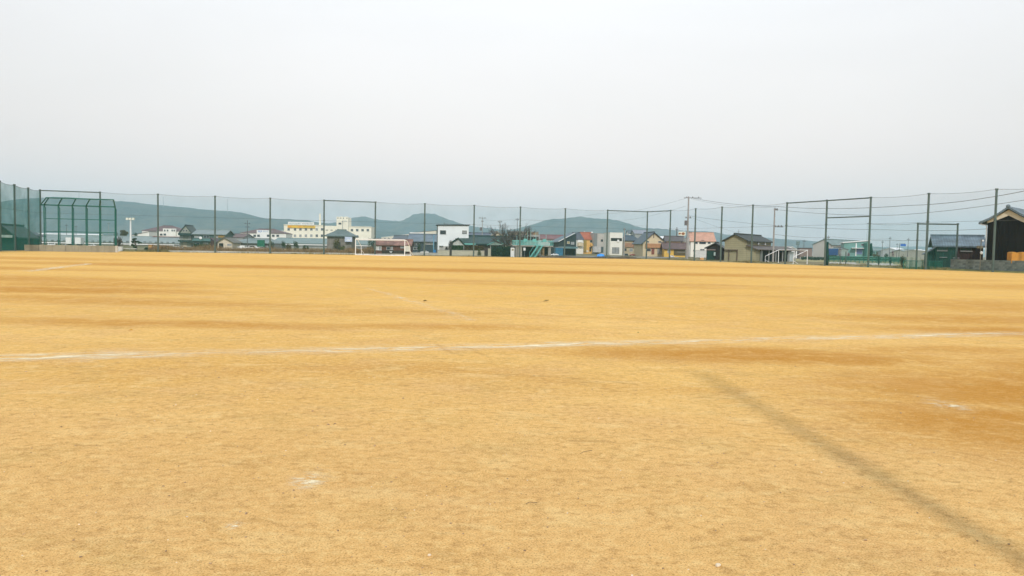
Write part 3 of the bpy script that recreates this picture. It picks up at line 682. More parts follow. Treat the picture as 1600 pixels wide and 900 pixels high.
# white cube house, seen with its left side
CUBEW = M('white_cube_wall', (.80, .83, .82), .6, .03, .6, dirt=.06)
b, f = bldg('cube_house', 'white two-storey cube house with thin black roof edge behind the fence', 684, 732, 152, 8, 4.0, 352, 352, CUBEW, M('black_roof_edge', (.03, .025, .025), .6), 'mono', ov=.25,
            wins=[(687.3, 696.5, 359.8, 365.8, GLASS, BRONZE), (722, 729, 360.2, 365.2, GLASSL, BRONZE)], th=.14)
q = MB(); q.box(-.03, .02, .3, 3.8, 0, f.Z(684, 353, 2)); q.build('side_cladding', M('grey_cladding', (.22, .22, .20), .7, .12, 1, 'siding'), b)
slab(b, f, 686.5, 705, 384.5, 398.5, -1.2, -.03, M('porch_grey', (.45, .44, .40), .8), 'porch_wall'); slab(b, f, 686, 692, 383.8, 384.6, -1.5, -.02, GREYW, 'porch_roof')
q = MB(); q.tube([(f.U(695), 2, 5.5), (f.U(695), 2, f.Z(695, 347))], .03, 4); q.box(f.U(693), f.U(701), 1.98, 2.02, f.Z(695, 349.4), f.Z(695, 349)); q.build('antenna', CABLE, b)

# green-roofed house and wall
b, f = bldg('green_roof_house', 'low house with dark green tiled roof and turquoise awnings right of the cube house', 716, 790, 150, 3, 8.5, 380.5, 370, M('wine_wall', (.07, .045, .04), .8, .2), TILEGR, 'side', ov=.6,
            wins=[(727, 736, 383, 388), (740, 747, 383, 388)])
AWN = M('turquoise_awning', (.16, .46, .40), .5)
slab(b, f, 723, 743, 380.2, 382.2, -1.6, -.62, AWN, 'awning')
g = Frame(708, 147, 3)
q = MB(); ud = [g.U(p) for p in (708, 716, 725)]; q.prism([(ud[0], .5), (ud[2], .5), (ud[2], g.Z(725, 383)), (ud[1], g.Z(716, 373.5)), (ud[0], g.Z(708, 379))], 0, 5, 'y')
rt2 = root('side_wing', 'small pale gabled wing at the left end of the green-roofed house', 'house wing', g.o, g.deg); q.build('wall', M('pale_grey_wall', (.50, .52, .48), .8), rt2)
q = MB(); q.prism([(ud[0] - .6, g.Z(708, 380.4)), (ud[1], g.Z(716, 372.6)), (ud[2] + .3, g.Z(725, 384)), (ud[2] + .3, g.Z(725, 383)), (ud[1], g.Z(716, 371)), (ud[0] - .6, g.Z(708, 379))], -.4, 5.4, 'y'); q.build('roof', TILEGR, rt2)
g = Frame(764, 146, 3); rt2 = root('porch_canopy', 'pale green gabled porch canopy at the right end of the green-roofed house', 'canopy', g.o, g.deg)
ua, ub, uc = g.U(764), g.U(776.5), g.U(787.5)
q = MB(); q.prism([(ua, g.Z(764, 383)), (uc, g.Z(787, 383)), (ub, g.Z(776, 376.4))], 0, 2.6, 'y'); q.build('gable', M('pale_green_panel', (.36, .47, .42), .6), rt2)
q = MB(); q.prism([(ua - .3, g.Z(764, 383.3)), (ub, g.Z(776, 376)), (uc + .3, g.Z(787, 383.3)), (uc + .3, g.Z(787, 382.6)), (ub, g.Z(776, 375)), (ua - .3, g.Z(764, 382.6))], -.2, 2.7, 'y'); q.build('roof', AWN, rt2)
for px in (766, 786): q = MB(); q.box(g.U(px), g.U(px) + .15, .2, .35, -.1, g.Z(px, 383)); q.build('post', GREYW, rt2)
# cream block wall
def lowwall(label, px0, px1, Y, deg, pytop, m, name='garden_wall', cat='wall', t=.18):
    g = Frame(px0, Y, deg); rt = root(name, label, cat, g.o, g.deg); u1 = g.U(px1); z = g.Z((px0 + px1) / 2, pytop)
    q = MB(); q.box(0, u1, 0, t, -.1, z - .06); q.build('wall_body', m, rt); q = MB(); q.box(-.02, u1 + .02, -.03, t + .03, z - .06, z); q.build('coping', CONC, rt); return rt, g
BLK = M('cream_block', (.50, .47, .36), .85, .08, 1, 'block'); GBLK = M('grey_block', (.27, .285, .27), .85, .12, 1, 'block')
lowwall('cream block garden wall in front of the green-roofed house', 706, 757, 139, 4, 391, BLK)
lowwall('short cream wall left of the dark gatepost', 684, 702.5, 138, 4, 390.5, BLK)
lowwall('short pale wall stub left of the dark hedge', 762.5, 767, 139, 4, 388, BLK)
for (px, lb) in ((704, 'dark gatepost at the left end of the long cream garden wall'), (759.5, 'dark gate gap post between cream wall and hedge')):
    g = Frame(px, 139.5, 4); q = MB(); q.box(-.22, .22, 0, .3, -.1, g.Z(px, 388 if px < 720 else 391)); o = q.build('gatepost', M('dark_post_stone', (.05, .04, .035), .8), None); o.location = g.o; tag(o, lb, 'gatepost')
g = Frame(640, 136, 3)
lowwall('low pale concrete wall between the rusty hut and the white cube house', 642, 684, 136, 4, 394.5, M('pale_concrete', (.45, .44, .39), .85), 'low_wall')

b, f = bldg('cream_gabled_house', 'cream house with shallow gable seen above the green roof', 764, 793, 215, 6, 8, 372, 362.8, M('cream_house', (.60, .53, .40), .8), M('beige_roof', (.34, .31, .25), .7), 'gable', rpx=777, ov=.5,
            wins=[(774, 779, 368, 371)])
b, f = bldg('blue_dark_roof_house', 'dark slate roof glimpsed behind the right end of the cube house', 733, 765, 240, 3, 9, 372, 364.5, GREYW, M('slate', (.10, .115, .15), .5, .2, .8, 'tile'), 'side', ov=.4)
b, f = bldg('grey_flat_house', 'grey two-storey house with horizontal balcony band behind the bare tree', 797, 841, 172, 4, 8, 362.6, 361.5, M('taupe_wall', (.26, .22, .17), .8), GREYW, 'flat', ov=.1,
            wins=[(801, 808, 370, 375.5), (812, 820, 370, 376), (829, 838, 370, 376)])
slab(b, f, 797, 841, 366.4, 369.2, -1.2, 0, M('grey_balcony', (.36, .35, .32), .8), 'balcony')
for a in ((822, 826), (831, 839)): slab(b, f, *a, 362.8, 366.3, -.06, .01, M('ochre_brown', (.30, .19, .10), .8), 'brown_panel')

# ---- teal platform with stair
TEAL = M('turquoise_paint', (.16, .50, .46), .45, .08)
f = Frame(801.5, 136, 3); rt = root('stair_platform', 'raised turquoise railed platform with an outside stair on concrete legs', 'platform', f.o, f.deg)
zd = f.Z(830, 383.3); D = 3.0; ur = f.U(864.5)
q = MB(); q.box(0, ur, 0, D, zd - .22, zd); q.build('deck', CONC, rt)
for k, (a, b_) in enumerate(((806, 816), (839, 846), (857, 861))):
    q = MB(); q.box(f.U(a), f.U(b_), .2, D - .2, -.1, zd - .22); q.build('leg', M('pale_leg_concrete', (.38, .36, .31), .85), rt)
q = MB(); q.box(f.U(847), f.U(851), .3, D - .3, -.1, zd - .22); q.build('leg', M('brown_leg', (.30, .20, .10), .85), rt)
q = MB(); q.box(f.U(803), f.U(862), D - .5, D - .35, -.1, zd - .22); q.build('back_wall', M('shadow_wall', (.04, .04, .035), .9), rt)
zt = f.Z(830, 375.8)
q = MB(); q.box(0, ur, -.02, .03, zt - .07, zt); q.box(0, ur, -.02, .03, zd + .06, zd + .12); q.box(0, ur, D - .03, D + .02, zt - .07, zt); q.build('handrail', TEAL, rt)
n = int(ur / .14)
for v, nm in ((0, 'baluster'), (D, 'baluster')):
    pm_ = MB(); pm_.box(-.018, .018, -.015, .015, zd, zt - .05); pme = pm_.mesh('baluster', TEAL)
    for i in range(n + 1):
        c = bpy.data.objects.new('baluster', pme); COL.objects.link(c); c.parent = rt; c.location = (min(ur, i * ur / n), v, 0)
# solid lower infill panels seen behind the bars
for a, b_ in ((818, 823.5), (832, 837.5), (848, 853.5)):
    q = MB(); q.box(f.U(a), f.U(b_), -.05, -.025, zt - .2, zt + .28); q.build('hatch_cover', TEAL, rt)
us0, us1 = f.U(838.5), f.U(827); w = f.U(845) - f.U(838)
st = MB(); V = (us1 - us0)
sp = []
for off in (0, w):
    q = MB(); q.prism([(us0 + off, zd), (us0 + off + .25, zd), (us1 + off + .25, 0), (us1 + off, 0)], -1.3 - .02, -1.3 + .03, 'y'); q.build('stringer', TEAL, rt)
    q = MB(); q.tube([(us0 + off, -1.3, zd + .8), (us1 + off, -1.3, .8)], .035, 6); q.tube([(us1 + off, -1.3, 0), (us1 + off, -1.3, .8)], .03, 6); q.build('stair_rail', TEAL, rt)
for k in range(10):
    fz = (k + .5) / 10; q = MB(); uu = us1 + (us0 - us1) * fz; q.box(uu, uu + w, -1.3, -.9, zd * fz - .02, zd * fz + .02); q.build('step', TEAL, rt)
q = MB(); q.box(us0 - .3, us0 + w + .3, -1.35, -.02, zd - .12, zd - .02); q.build('landing', TEAL, rt)
for px, py in ((807.5, 368), (812, 352), (820, 368), (824, 361), (829, 360), (837, 361), (843, 364), (853, 366)):
    q = MB(); q.tube([(f.U(px), .1, zd), (f.U(px), .1, f.Z(px, py))], .035, 6); q.build('pole', M('pale_turquoise_pole', (.33, .55, .52), .5), rt)
q = MB(); q.box(0, f.U(805) , -.3, .1, 0, 0.01)
g = Frame(798, 134.5, 3); rt = root('white_cabinet', 'white metal cabinet standing left of the turquoise platform', 'cabinet', g.o, g.deg)
q = MB(); q.box(0, g.U(804), 0, .5, -.1, g.Z(800, 387)); q.build('body', WHITE, rt); q = MB(); q.box(.16, .5, -.02, .01, g.Z(800, 391.6), g.Z(800, 388.8)); q.build('grille', M('ochre_grille', (.35, .30, .18), .7), rt)
g = Frame(818, 135, 3); rt = root('notice_board', 'small white notice board hanging in the shade under the platform', 'notice board', g.o, g.deg)
q = MB(); q.box(0, g.U(821.5), .4, .45, g.Z(818, 391.5), g.Z(818, 387)); q.build('board', WHITE, rt); q = MB(); q.box(.15, .2, .46, .5, -.1, g.Z(818, 387)); q.build('post', GREYW, rt)

b, f = bldg('red_roof_house', 'long low house with dull red metal roof right of the platform', 841, 889, 250, 4, 9, 373.5, 368, M('white_grey_wall', (.52, .52, .50), .8), M('dull_red_roof', (.21, .10, .10), .6, .15, .5, 'rib'), 'side', ov=.4,
            wins=[(845, 850, 375.5, 378), (856, 861, 375.5, 378)])
slab(b, f, 864, 869, 375, 381, -1.5, -.1, M('striped_red', (.38, .16, .15), .7, .3, 2, 'siding'), 'striped_shutter')
b, f = bldg('workshop', 'dark blue-roofed workshop with white sloping verge', 872, 900, 185, 8, 10, 378, 365, M('dark_blue_wall', (.03, .045, .05), .8), M('workshop_roof', (.10, .15, .18), .5, .15, .6, 'rib'), 'mono', ov=.3, cat='workshop',
            wins=[(886, 890, 377, 381, M('warm_curtain', (.5, .40, .18), .8)), (892, 897, 378, 382, GLASSL)])
q = MB(); q.prism([(f.U(872), f.Z(872, 378)), (f.U(897), f.Z(897, 364.6)), (f.U(897), f.Z(897, 363.8)), (f.U(872), f.Z(872, 377))], -.5, -.35, 'y'); q.build('verge', WHITE, b)
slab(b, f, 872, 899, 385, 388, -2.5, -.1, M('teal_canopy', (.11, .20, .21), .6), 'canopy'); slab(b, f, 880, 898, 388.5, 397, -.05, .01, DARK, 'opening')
b, f = bldg('blue_tarp_shed', 'shed hung with a bright blue tarpaulin behind the white car', 868, 880, 176, 4, 3, 386, 386, M('blue_tarp', (.03, .15, .24), .5, .2, 1.5), M('shed_tin', (.25, .26, .26), .6), 'flat', ov=.1, cat='shed')

# ---- row of newer houses
b, f = bldg('white_gabled_house', 'white house with dark grey roof, leftmost of the new row', 901, 911.5, 262, 16, 8, 374.5, 364.2, M('white_stucco', (.82, .79, .71), .7, .04, .6), M('charcoal_roof', (.085, .09, .11), .5, .15, .8, 'tile'), 'side', ov=.25,
            wins=[(908, 910, 375, 378)])
slab(b, f, 902, 910, 379.5, 384.5, -1, -.05, M('cream_balcony', (.62, .52, .36), .8), 'balcony'); slab(b, f, 902, 909.5, 374.8, 378.5, -.4, -.02, WHITE, 'upper_bay')
f2 = f
q = MB(); q.box(-.04, .02, 2, 3, 3.0, 4.6); q.build('side_window', GLASS, b)
OCH = M('ochre_render', (.74, .44, .13), .8, .06, .6)
b, f = bldg('ochre_house', 'ochre house with terracotta red roof, second of the new row', 911.8, 927.5, 264, 10, 8, 374.2, 364, OCH, M('terracotta_roof', (.42, .12, .06), .6, .12, .8, 'tile'), 'side', ov=.25,
            wins=[(913.5, 915, 376, 380), (921.5, 925, 375, 379)], doors=[(921, 924, 386, 393, M('dark_entry', (.05, .035, .03), .8)), (916.5, 919.5, 391, 394, CREAM2)])
slab(b, f, 911.9, 916, 374.5, 394, -.3, -.02, M('olive_cladding', (.34, .24, .06), .8), 'cladding'); slab(b, f, 922, 927, 381, 384.5, -1, -.3, OCH, 'balcony')
q = MB(); q.tube([(f.U(917.5), 4, 6), (f.U(917.5), 4, f.Z(917.5, 361))], .16, 5); q.build('roof_vent', WHITE, b)
GB = M('grey_beige_wall', (.46, .43, .39), .8, .06, .6); GDK = M('mid_grey_siding', (.21, .215, .21), .8, .08, .6, 'board')
b, f = bldg('grey_box_house', 'grey flat-roofed house with a dark left bay, third of the new row', 927.8, 947.5, 262, 8, 8, 364.5, 364.3, GB, GREYW, 'flat', ov=.05,
            wins=[(938.5, 942, 374, 377.5, GLASS, BRONZE)])
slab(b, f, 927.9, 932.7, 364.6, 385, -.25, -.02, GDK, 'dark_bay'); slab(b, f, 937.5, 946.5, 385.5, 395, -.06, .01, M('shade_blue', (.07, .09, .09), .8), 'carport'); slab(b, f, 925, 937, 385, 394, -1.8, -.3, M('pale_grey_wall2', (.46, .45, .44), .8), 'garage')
q = MB(); q.ball((f.U(929), 4, f.Z(929, 362.8)), .3, (1, .4, 1), 8, 6); q.tube([(f.U(929), 4, 6), (f.U(929), 4, f.Z(929, 362))], .06, 5); q.build('satellite_dish', WHITE, b, True)
WM = M('warm_white_render', (.80, .78, .70), .7, .03, .6)
b, f = bldg('white_modern_house', 'white modern box house with recessed balcony and large curtained window', 952.5, 972.5, 228, 6, 8, 363.5, 363.3, WM, WM, 'flat', ov=.04,
            wins=[(956.5, 967.5, 386.4, 396.2, GLASSL, BRONZE)])
slab(b, f, 954, 971.5, 371.8, 376.5, -.04, .01, DARK, 'recess_shade_panel'); slab(b, f, 964, 967, 374.5, 378, -.25, -.05, WHITE, 'hanging_quilt'); slab(b, f, 953.2, 953.8, 371, 398, -.35, -.02, WM, 'fin')  # recess is a flat dark panel with its shade painted in
q = MB(); q.box(0, .6, 2, 3, 0, 5); 
b, f = bldg('brown_band_house', 'beige house with dark hip roof and brown band right of the white modern house', 975, 999.5, 235, 4, 8, 375.4, 368.2, M('tan_wall', (.46, .38, .25), .8), M('dark_blue_tile', (.05, .075, .10), .5, .2, .8, 'tile'), 'hip', ov=.4, rin=.25,
            wins=[(976, 979, 388, 392, GLASS, BRONZE), (983.5, 989, 388, 393, GLASSL)])
slab(b, f, 975, 989, 379.5, 386, -.3, -.02, M('brown_band', (.36, .20, .12), .8), 'brown_band'); slab(b, f, 989, 993, 376, 388, -.12, -.02, M('red_brown_panel', (.20, .09, .07), .8), 'brown_panel')
# large gable house
TAN = M('sand_stucco', (.60, .50, .33), .8, .06, .6)
b, f = bldg('tan_gable_house', 'tan house with broad front gable, brown band and long dark roof', 1004.5, 1041, 205, 6, 9, 379, 363.5, TAN, M('navy_tile', (.065, .095, .12), .5, .2, .8, 'tile'), 'gable', rpx=1021, ov=.5,
            wins=[(1010.5, 1014, 376.5, 379), (1028, 1033, 376.5, 379.2), (1010, 1017, 388.5, 392.5), (1027, 1035, 388.5, 397, GLASSL)],
            doors=[(1018, 1022.5, 388, 397.5, M('red_brown_door', (.22, .07, .05), .6))])
slab(b, f, 1008, 1036.5, 380.4, 387, -.4, -.02, M('band_brown', (.42, .22, .11), .8), 'brown_band'); slab(b, f, 1020.3, 1021.3, 365, 371.5, -.12, -.02, BRONZE, 'gable_ornament')
slab(b, f, 1036.5, 1045, 381.5, 388, -1.5, 2, TILED, 'side_roof')
YEL = M('yellow_wall', (.66, .42, .09), .8, .08, .6)
b, f = bldg('yellow_house', 'yellow house with brown-grey roof right of the tan gable house', 1040, 1069, 225, -6, 7, 377, 370, YEL, M('brown_grey_tile', (.11, .10, .095), .6, .2, .8, 'tile'), 'side', ov=.3, wins=[(1063, 1066, 377.5, 381)])
b, f = bldg('brown_roof_house', 'low house with brown tiled roof and dark veranda in front of the yellow house', 1038, 1071, 198, -6, 7, 388.5, 380.5, YEL, TILEB, 'side', ov=.5, wins=[(1043, 1048, 389.5, 395.5, GLASSL), (1058, 1070, 390, 394)])
slab(b, f, 1053, 1071, 390, 399, -.08, .0, M('olive_dark_wall', (.10, .08, .04), .8), 'veranda')
b, f = bldg('villa', 'white villa with salmon tiled roof and dark arched window', 1079, 1116.5, 218, -5, 9, 376.5, 364.6, M('villa_white', (.82, .79, .70), .6, .03, .6, dirt=.06), M('salmon_tile', (.56, .31, .21), .6, .12, .8, 'tile'), 'side', ov=.35,
            wins=[(1086, 1090, 377.5, 381), (1105.5, 1110, 377.8, 381)] + [(1083, 1086, 390, 392.5), (1094, 1101, 389, 391.5)])
q = MB(); ua, ub, zb = f.U(1092.5), f.U(1102.5), f.Z(1093, 381.2); rr = (ub - ua) / 2
q.prism([(ua, zb), (ub, zb), (ub, zb + .5)] + [((ua + ub) / 2 + rr * math.cos(a_ * math.pi / 8), zb + .5 + .62 * math.sin(a_ * math.pi / 8)) for a_ in range(1, 8)] + [(ua, zb + .5)], -.08, .01, 'y'); q.build('arched_window', GLASS, b)
q = MB(); q.box(f.U(1073.5), f.U(1079), .8, 6, -.1, f.Z(1076, 372)); q.build('side_bay', M('grey_white_wall', (.60, .60, .56), .7), b)
lowwall('whitish block wall in front of the villa', 1084, 1104, 200, 4, 391, M('white_block', (.60, .60, .57), .8, .08, 1, 'block'))

# ---- right: sheds and warehouses by the fence
BLKW = M('black_board', (.02, .018, .016), .85, .3, 1, 'board')
b, f = bldg('black_shed', 'small black shed with open green doorway left of the olive barn', 1104, 1129, 136, -20, 5, 387, 380.2, BLKW, TILED, 'gable', rpx=1118, ov=.35, cat='shed')
slab(b, f, 1105, 1117, 391.5, 406.5, -.05, .01, M('deep_green', (.008, .045, .035), .8), 'doorway'); slab(b, f, 1104, 1118, 389.4, 391, -.2, .0, M('grey_lintel', (.22, .18, .16), .8), 'lintel')
q = MB(); q.box(f.U(1116), f.U(1118.6), -.5, -.3, f.Z(1116, 399.5), f.Z(1116, 394)); q.build('meter_box', M('grey_green_box', (.38, .48, .45), .6), b)
OLV = M('olive_siding', (.33, .305, .19), .8, .08, .5, 'siding', dirt=.3)
f = Frame(1132, 130, -34); ub_ = f.U(1166.5); DB = f.V(1204, ub_)
b, f = bldg('olive_barn', 'olive-grey barn with dark low gable and lean-to behind the right net', 1132, 1166.5, 130, -34, DB, 375.5, 366.8, OLV, M('black_green_roof', (.045, .055, .05), .6, .15, .6, 'rib'), 'gable', rpx=1148, ov=.4, cat='barn', fr=f)
slab(b, f, 1133, 1153, 389.8, 391, -.35, -.02, M('brown_rail', (.12, .085, .06), .7), 'rail')
for px in (1139, 1151.8): slab(b, f, px, px + .9, 391, 407, -.2, -.02, MATS['brown_rail'], 'rail_post')
ul = f.U(1181); za = f.Z(1166, 384.3); zl = f.Z(1181, 389.2); DL = f.V(1241, ul)
q = MB(); q.prism([(ub_ + .01, -.1), (ul, -.1), (ul, zl), (ub_ + .01, za)], .05, 2.2, 'y'); q.build('lean_to_wall', OLV, b)
sl_ = (zl - za) / (ul - ub_)
q = MB(); q.prism([(ub_ + .02, za + .02), (ul + .5, zl + sl_ * .5 + .02), (ul + .5, zl + sl_ * .5 + .16), (ub_ + .02, za + .16)], -.45, DL, 'y'); q.build('lean_to_roof', M('brown_tin', (.13, .11, .095), .6, .2, .6, 'rib'), b)
q = MB(); q.box(ub_ + .05, ub_ + .15, 2.3, DL, -.1, za - .1); q.box(ub_ + .2, ul - .5, DL - .2, DL - .1, -.1, zl - .1); q.build('shade_back', M('shade_green_dark', (.010, .028, .025), .9), b)  # dark sheets; the shade of the open lean-to is put into their colour
pm2 = MB(); pm2.box(-.08, .08, -.08, .08, -.1, zl - .05); pme = pm2.mesh('lean_to_post', GREYW)
for k in range(6): c = bpy.data.objects.new('lean_to_post', pme); COL.objects.link(c); c.parent = b; c.location = (ul + .2, 2.4 + (DL - 2.6) * k / 5, 0)
q = MB(); q.box(ul - .05, ul + .02, 2.5, 3.6, -.1, 1.7); q.build('pale_door', M('pale_green_door', (.36, .42, .36), .7), b)
va, vb = f.V(1231, ul), f.V(1240, ul)
q = MB(); q.box(ul - .05, ul + .02, va, vb, -.1, 1.75); q.build('pale_partition', M('pale_blue_sheet', (.48, .55, .56), .6), b)
q = MB(); q.box(ub_ - .02, ub_ + .04, f.V(1182, ub_), f.V(1201, ub_), za + .35, za + .45); q.build('side_ledge', GREYW, b)
for px in (1183, 1193.5): q = MB(); q.ball((ub_ + .15, f.V(px, ub_), za + .45), .24, (.6, 1, 1), 8, 6); q.build('lamp', WHITE, b, True)
q = MB(); q.tube([(f.U(1147), 2, 4), (f.U(1147), 2, f.Z(1147, 358))], .025, 4); q.box(f.U(1144), f.U(1150), 2, 2.03, f.Z(1147, 362), f.Z(1147, 361.6)); q.build('antenna', CABLE, b)
b, f = bldg('white_works', 'small white building peeping over the right goal', 1229, 1246, 240, 4, 8, 390, 386.5, WHITE, M('white_roof', (.66, .65, .6), .6), 'gable', ov=.3, cat='building', wins=[(1234, 1237, 390, 392)])
b, f = bldg('brown_block', 'low brown flat building left of the grey warehouse', 1250, 1269, 225, -14, 8, 387, 387, M('brown_grey_wall', (.22, .17, .15), .8), TILEG, 'flat', ov=.2, cat='building')
f = Frame(1270, 250, -42); DB = f.V(1352, f.U(1298.5))
b, f = bldg('grey_warehouse', 'large pale grey warehouse with gable end and long teal-grey roof', 1270, 1298.5, 250, -42, DB, 382, 374.2, M('pale_grey_siding', (.47, .46, .42), .7, .05, .3, 'board'), ROOFT, 'gable', rpx=1287, ov=.3, cat='warehouse', fr=f)
TW = M('teal_siding', (.16, .33, .30), .6, .08, .4, 'siding')
b, f = bldg('teal_workshop', 'teal workshop with thin white roof edge behind the right fence', 1318, 1358, 225, -18, 10, 379.5, 376.5, TW, WHITE, 'mono', ov=.3, cat='workshop', th=.25,
            wins=[(1345, 1350, 381, 384)])
slab(b, f, 1336.5, 1338, 380, 400, -.3, -.02, WHITE, 'white_post'); slab(b, f, 1330, 1349, 387.2, 388, -1.5, -.02, WHITE, 'canopy_edge'); slab(b, f, 1349, 1354, 380, 402, -.5, -.02, M('dark_teal', (.02, .10, .08), .7), 'dark_bay'); slab(b, f, 1338, 1347, 388.5, 397, -.1, -.02, M('blue_shade', (.16, .22, .38), .7), 'blue_panel')
b, f = bldg('grey_kiosk', 'grey-green hut in front of the teal workshop', 1311, 1325, 205, 4, 5, 390, 388, M('grey_green_wall', (.26, .33, .30), .8), ROOFT, 'gable', ov=.2, cat='hut')
# far town strip
tw = [(1362, 1395, 392, 388.6, TW, ROOFT, 'long teal-roofed hall on the far horizon'), (1396, 1432, 394, 390, GREYW, ROOFT, 'grey hall right of the long teal-roofed hall on the horizon'),
      (1404, 1419, 392, 388, WHITE, WHITE, 'small white hall under the blue road sign'), (1420, 1446, 396, 391, CREAM2, ROOFGB, 'pale hall behind the lower net'),
      (1446, 1456, 392.5, 391, CREAM2, WHITE, 'cream box building left of the dark tiled house')]
for i, (a, b_, e, r_, w_, ro, lb) in enumerate(tw):
    bldg('far_hall', lb, a, b_, 430 - 25 * i, 3, 16, e, r_, w_, ro, 'side', ov=.3, cat='hall', wins=[(a + 2 + 5 * k, a + 5 + 5 * k, e + 1.2, e + 3, GLASS, BRONZE) for k in range(int((b_ - a) / 6))])
bldg('far_block', 'tiny pale block on the skyline left of the row of new houses', 862, 868, 420, 3, 12, 372, 368, M('pale_far', (.6, .6, .56), .8), ROOFGB, 'side', cat='building')
bldg('hill_house', 'bright white house high on the slope behind the dark hip roof', 982, 990, 520, 3, 9, 364.5, 360.5, WHITE, TILEG, 'side', cat='house')
bldg('hill_house', 'grey roofs rising behind the tan gable house', 992, 1012, 420, 3, 12, 365, 360, GREYW, M('pale_slate', (.25, .26, .30), .6), 'side', cat='house')
bldg('white_shop', 'low white roof right of the tan gable', 1031, 1047, 330, 3, 12, 372.5, 370.5, WHITE, WHITE, 'side', cat='shop')
bldg('far_shop', 'low beige building between backstop and factory, far behind', 40, 150, 420, 3, 12, 368, 365.5, CREAM2, WHITE, 'side', cat='hall', wins=[(60 + 9 * k, 64 + 9 * k, 368.6, 370, GLASS, BRONZE) for k in range(9)])

# dark tiled house and the big black barn
b, f = bldg('dark_tiled_house', 'dark farmhouse with blue-grey tiled roof left of the black barn', 1463, 1536, 92, -24, 7, 384.5, 370.5, M('wine_black_boards', (.045, .022, .02), .8, .3, 1, 'board'), M('blue_grey_tile', (.12, .165, .19), .5, .35, .9, 'tile'), 'side', ov=.45)
SHD = M('dark_green_boards', (.012, .055, .042), .8, .2, 1, 'board')
slab(b, f, 1462.5, 1494, 386, 420, -.12, -.01, SHD, 'green_cladding')
for a, b_, y0, y1 in ((1464, 1480, 387, 391), (1500, 1518, 387, 392)): window(b, f.U(a), f.U(b_), f.Z(a, y1), f.Z(a, y0), -.13 if a < 1490 else 0, M('green_dark_glass', (.02, .07, .055), .3, dirt=0, bump=0), BRONZE, True, .05)
for a, b_, y in ((1463.5, 1480, 391.8), (1468, 1480, 402), (1500, 1519, 392.5), (1489, 1499, 403)): slab(b, f, a, b_, y - .45, y + .45, -.3, -.14, GREYW, 'ledge')
g = Frame(1447.5, 93, -24); rt3 = root('lean_to', 'lean-to with steep blue roof at the left end of the dark farmhouse', 'lean-to', g.o, g.deg)
q = MB(); q.prism([(0, -.1), (g.U(1462), -.1), (g.U(1462), g.Z(1462, 387)), (0, g.Z(1447, 396.5))], 0, 4, 'y'); q.build('wall', SHD, rt3)
q = MB(); q.prism([(-.3, g.Z(1446, 398)), (g.U(1462.3), g.Z(1462, 387.4)), (g.U(1462.3), g.Z(1462, 386.2)), (-.3, g.Z(1446, 396.8))], -.3, 4.2, 'y'); q.build('roof', MATS['blue_grey_tile'], rt3)
q = MB(); q.tube([(g.U(1461), -.4, 0), (g.U(1461), -.4, g.Z(1461, 388))], .05, 6); q.build('downpipe', GPOST, rt3)
BARN = M('charred_cedar', (.008, .006, .006), .9, .4, .8, 'board', dirt=.1, spec=.08)
f = Frame(1541, 81, -44); rt = root('black_barn', 'huge black timber barn with cream barge board at the right edge', 'barn', f.o, f.deg)
ua, ub, uc = f.U(1541), f.U(1573.5), f.U(1612); za, zb, zc = f.Z(1541, 347), f.Z(1573.5, 325), f.Z(1606, 345)
q = MB(); q.prism([(ua, -.1), (uc, -.1), (uc, zc), (ub, zb), (ua, za)], 0, 12, 'y'); q.build('wall', BARN, rt)
def cu(dz): return [(f.U(1529), f.Z(1529, 347.3) + dz), (f.U(1545), f.Z(1545, 340.5) + dz), (f.U(1560), f.Z(1560, 332) + dz), (ub, f.Z(1573.5, 322.4) + dz), (f.U(1590), f.Z(1590, 332) + dz), (f.U(1616), f.Z(1616, 343) + dz)]
q = MB(); q.prism([(p[0], p[1]) for p in cu(0)] + [(p[0], p[1]) for p in reversed(cu(-.22))], -.55, 12.6, 'y'); q.build('roof', MATS['blue_grey_tile'], rt)
def cv(pts): return [(f.U(a), f.Z(a, b_)) for a, b_ in pts]
q = MB(); q.prism(cv([(1541, 344.6), (1557, 337.5), (1573.5, 327.6), (1590, 337), (1606, 344), (1606, 351), (1590, 344.5), (1573.5, 336.8), (1557, 343.5), (1541, 348.6)]), -.16, -.02, 'y'); q.build('barge_plaster', M('cream_plaster', (.66, .62, .50), .7, .05, 1), rt)
q = MB(); q.ball((ub, -.5, f.Z(1573.5, 322.5)), .2, (1, .6, .9), 10, 6); q.build('ridge_tile', MATS['blue_grey_tile'], rt, True)
q = MB(); q.tube([(f.U(1531), -.5, f.Z(1531, 348.5)), (f.U(1534), -.4, f.Z(1534, 351.5)), (f.U(1539), -.2, f.Z(1539, 352)), (f.U(1540), -.1, f.Z(1540, 354)), (f.U(1540.4), -.1, 0)], .05, 6); q.build('downpipe', M('pale_pipe', (.5, .5, .48), .5), rt)
for k in range(10):     # vertical cladding battens one can make out on the front
    uu = ua + (uc - ua) * (k + .5) / 10; q = MB(); q.box(uu, uu + .06, -.05, .01, 0, min(za + (uu - ua) * .5, 5.2) if uu < ub else 4.6); q.build('batten', BARN, rt)
g = Frame(1580.5, 77.6, -6); rt = root('orange_sheet_stack', 'orange-tan tarpaulin-covered stack on the block wall in front of the black barn', 'covered stack', g.o, g.deg)
q = MB(); n = 10
for k in range(n + 1):
    u = g.U(1612) * k / n; z = g.Z(1581, 395.5) + .08 * math.sin(k * 1.3) + .05
    for v in (0, .9): q.v += [(u, v, .9), (u, v, z)]
for k in range(n):
    a = k * 4; q.f += [(a, a + 4, a + 5, a + 1), (a + 2, a + 3, a + 7, a + 6), (a + 1, a + 5, a + 7, a + 3)]
q.f += [(0, 1, 3, 2), (4 * n, 4 * n + 2, 4 * n + 3, 4 * n + 1)]; q.build('tarpaulin', M('orange_tarp', (.60, .27, .04), .6, .1, 2), rt)
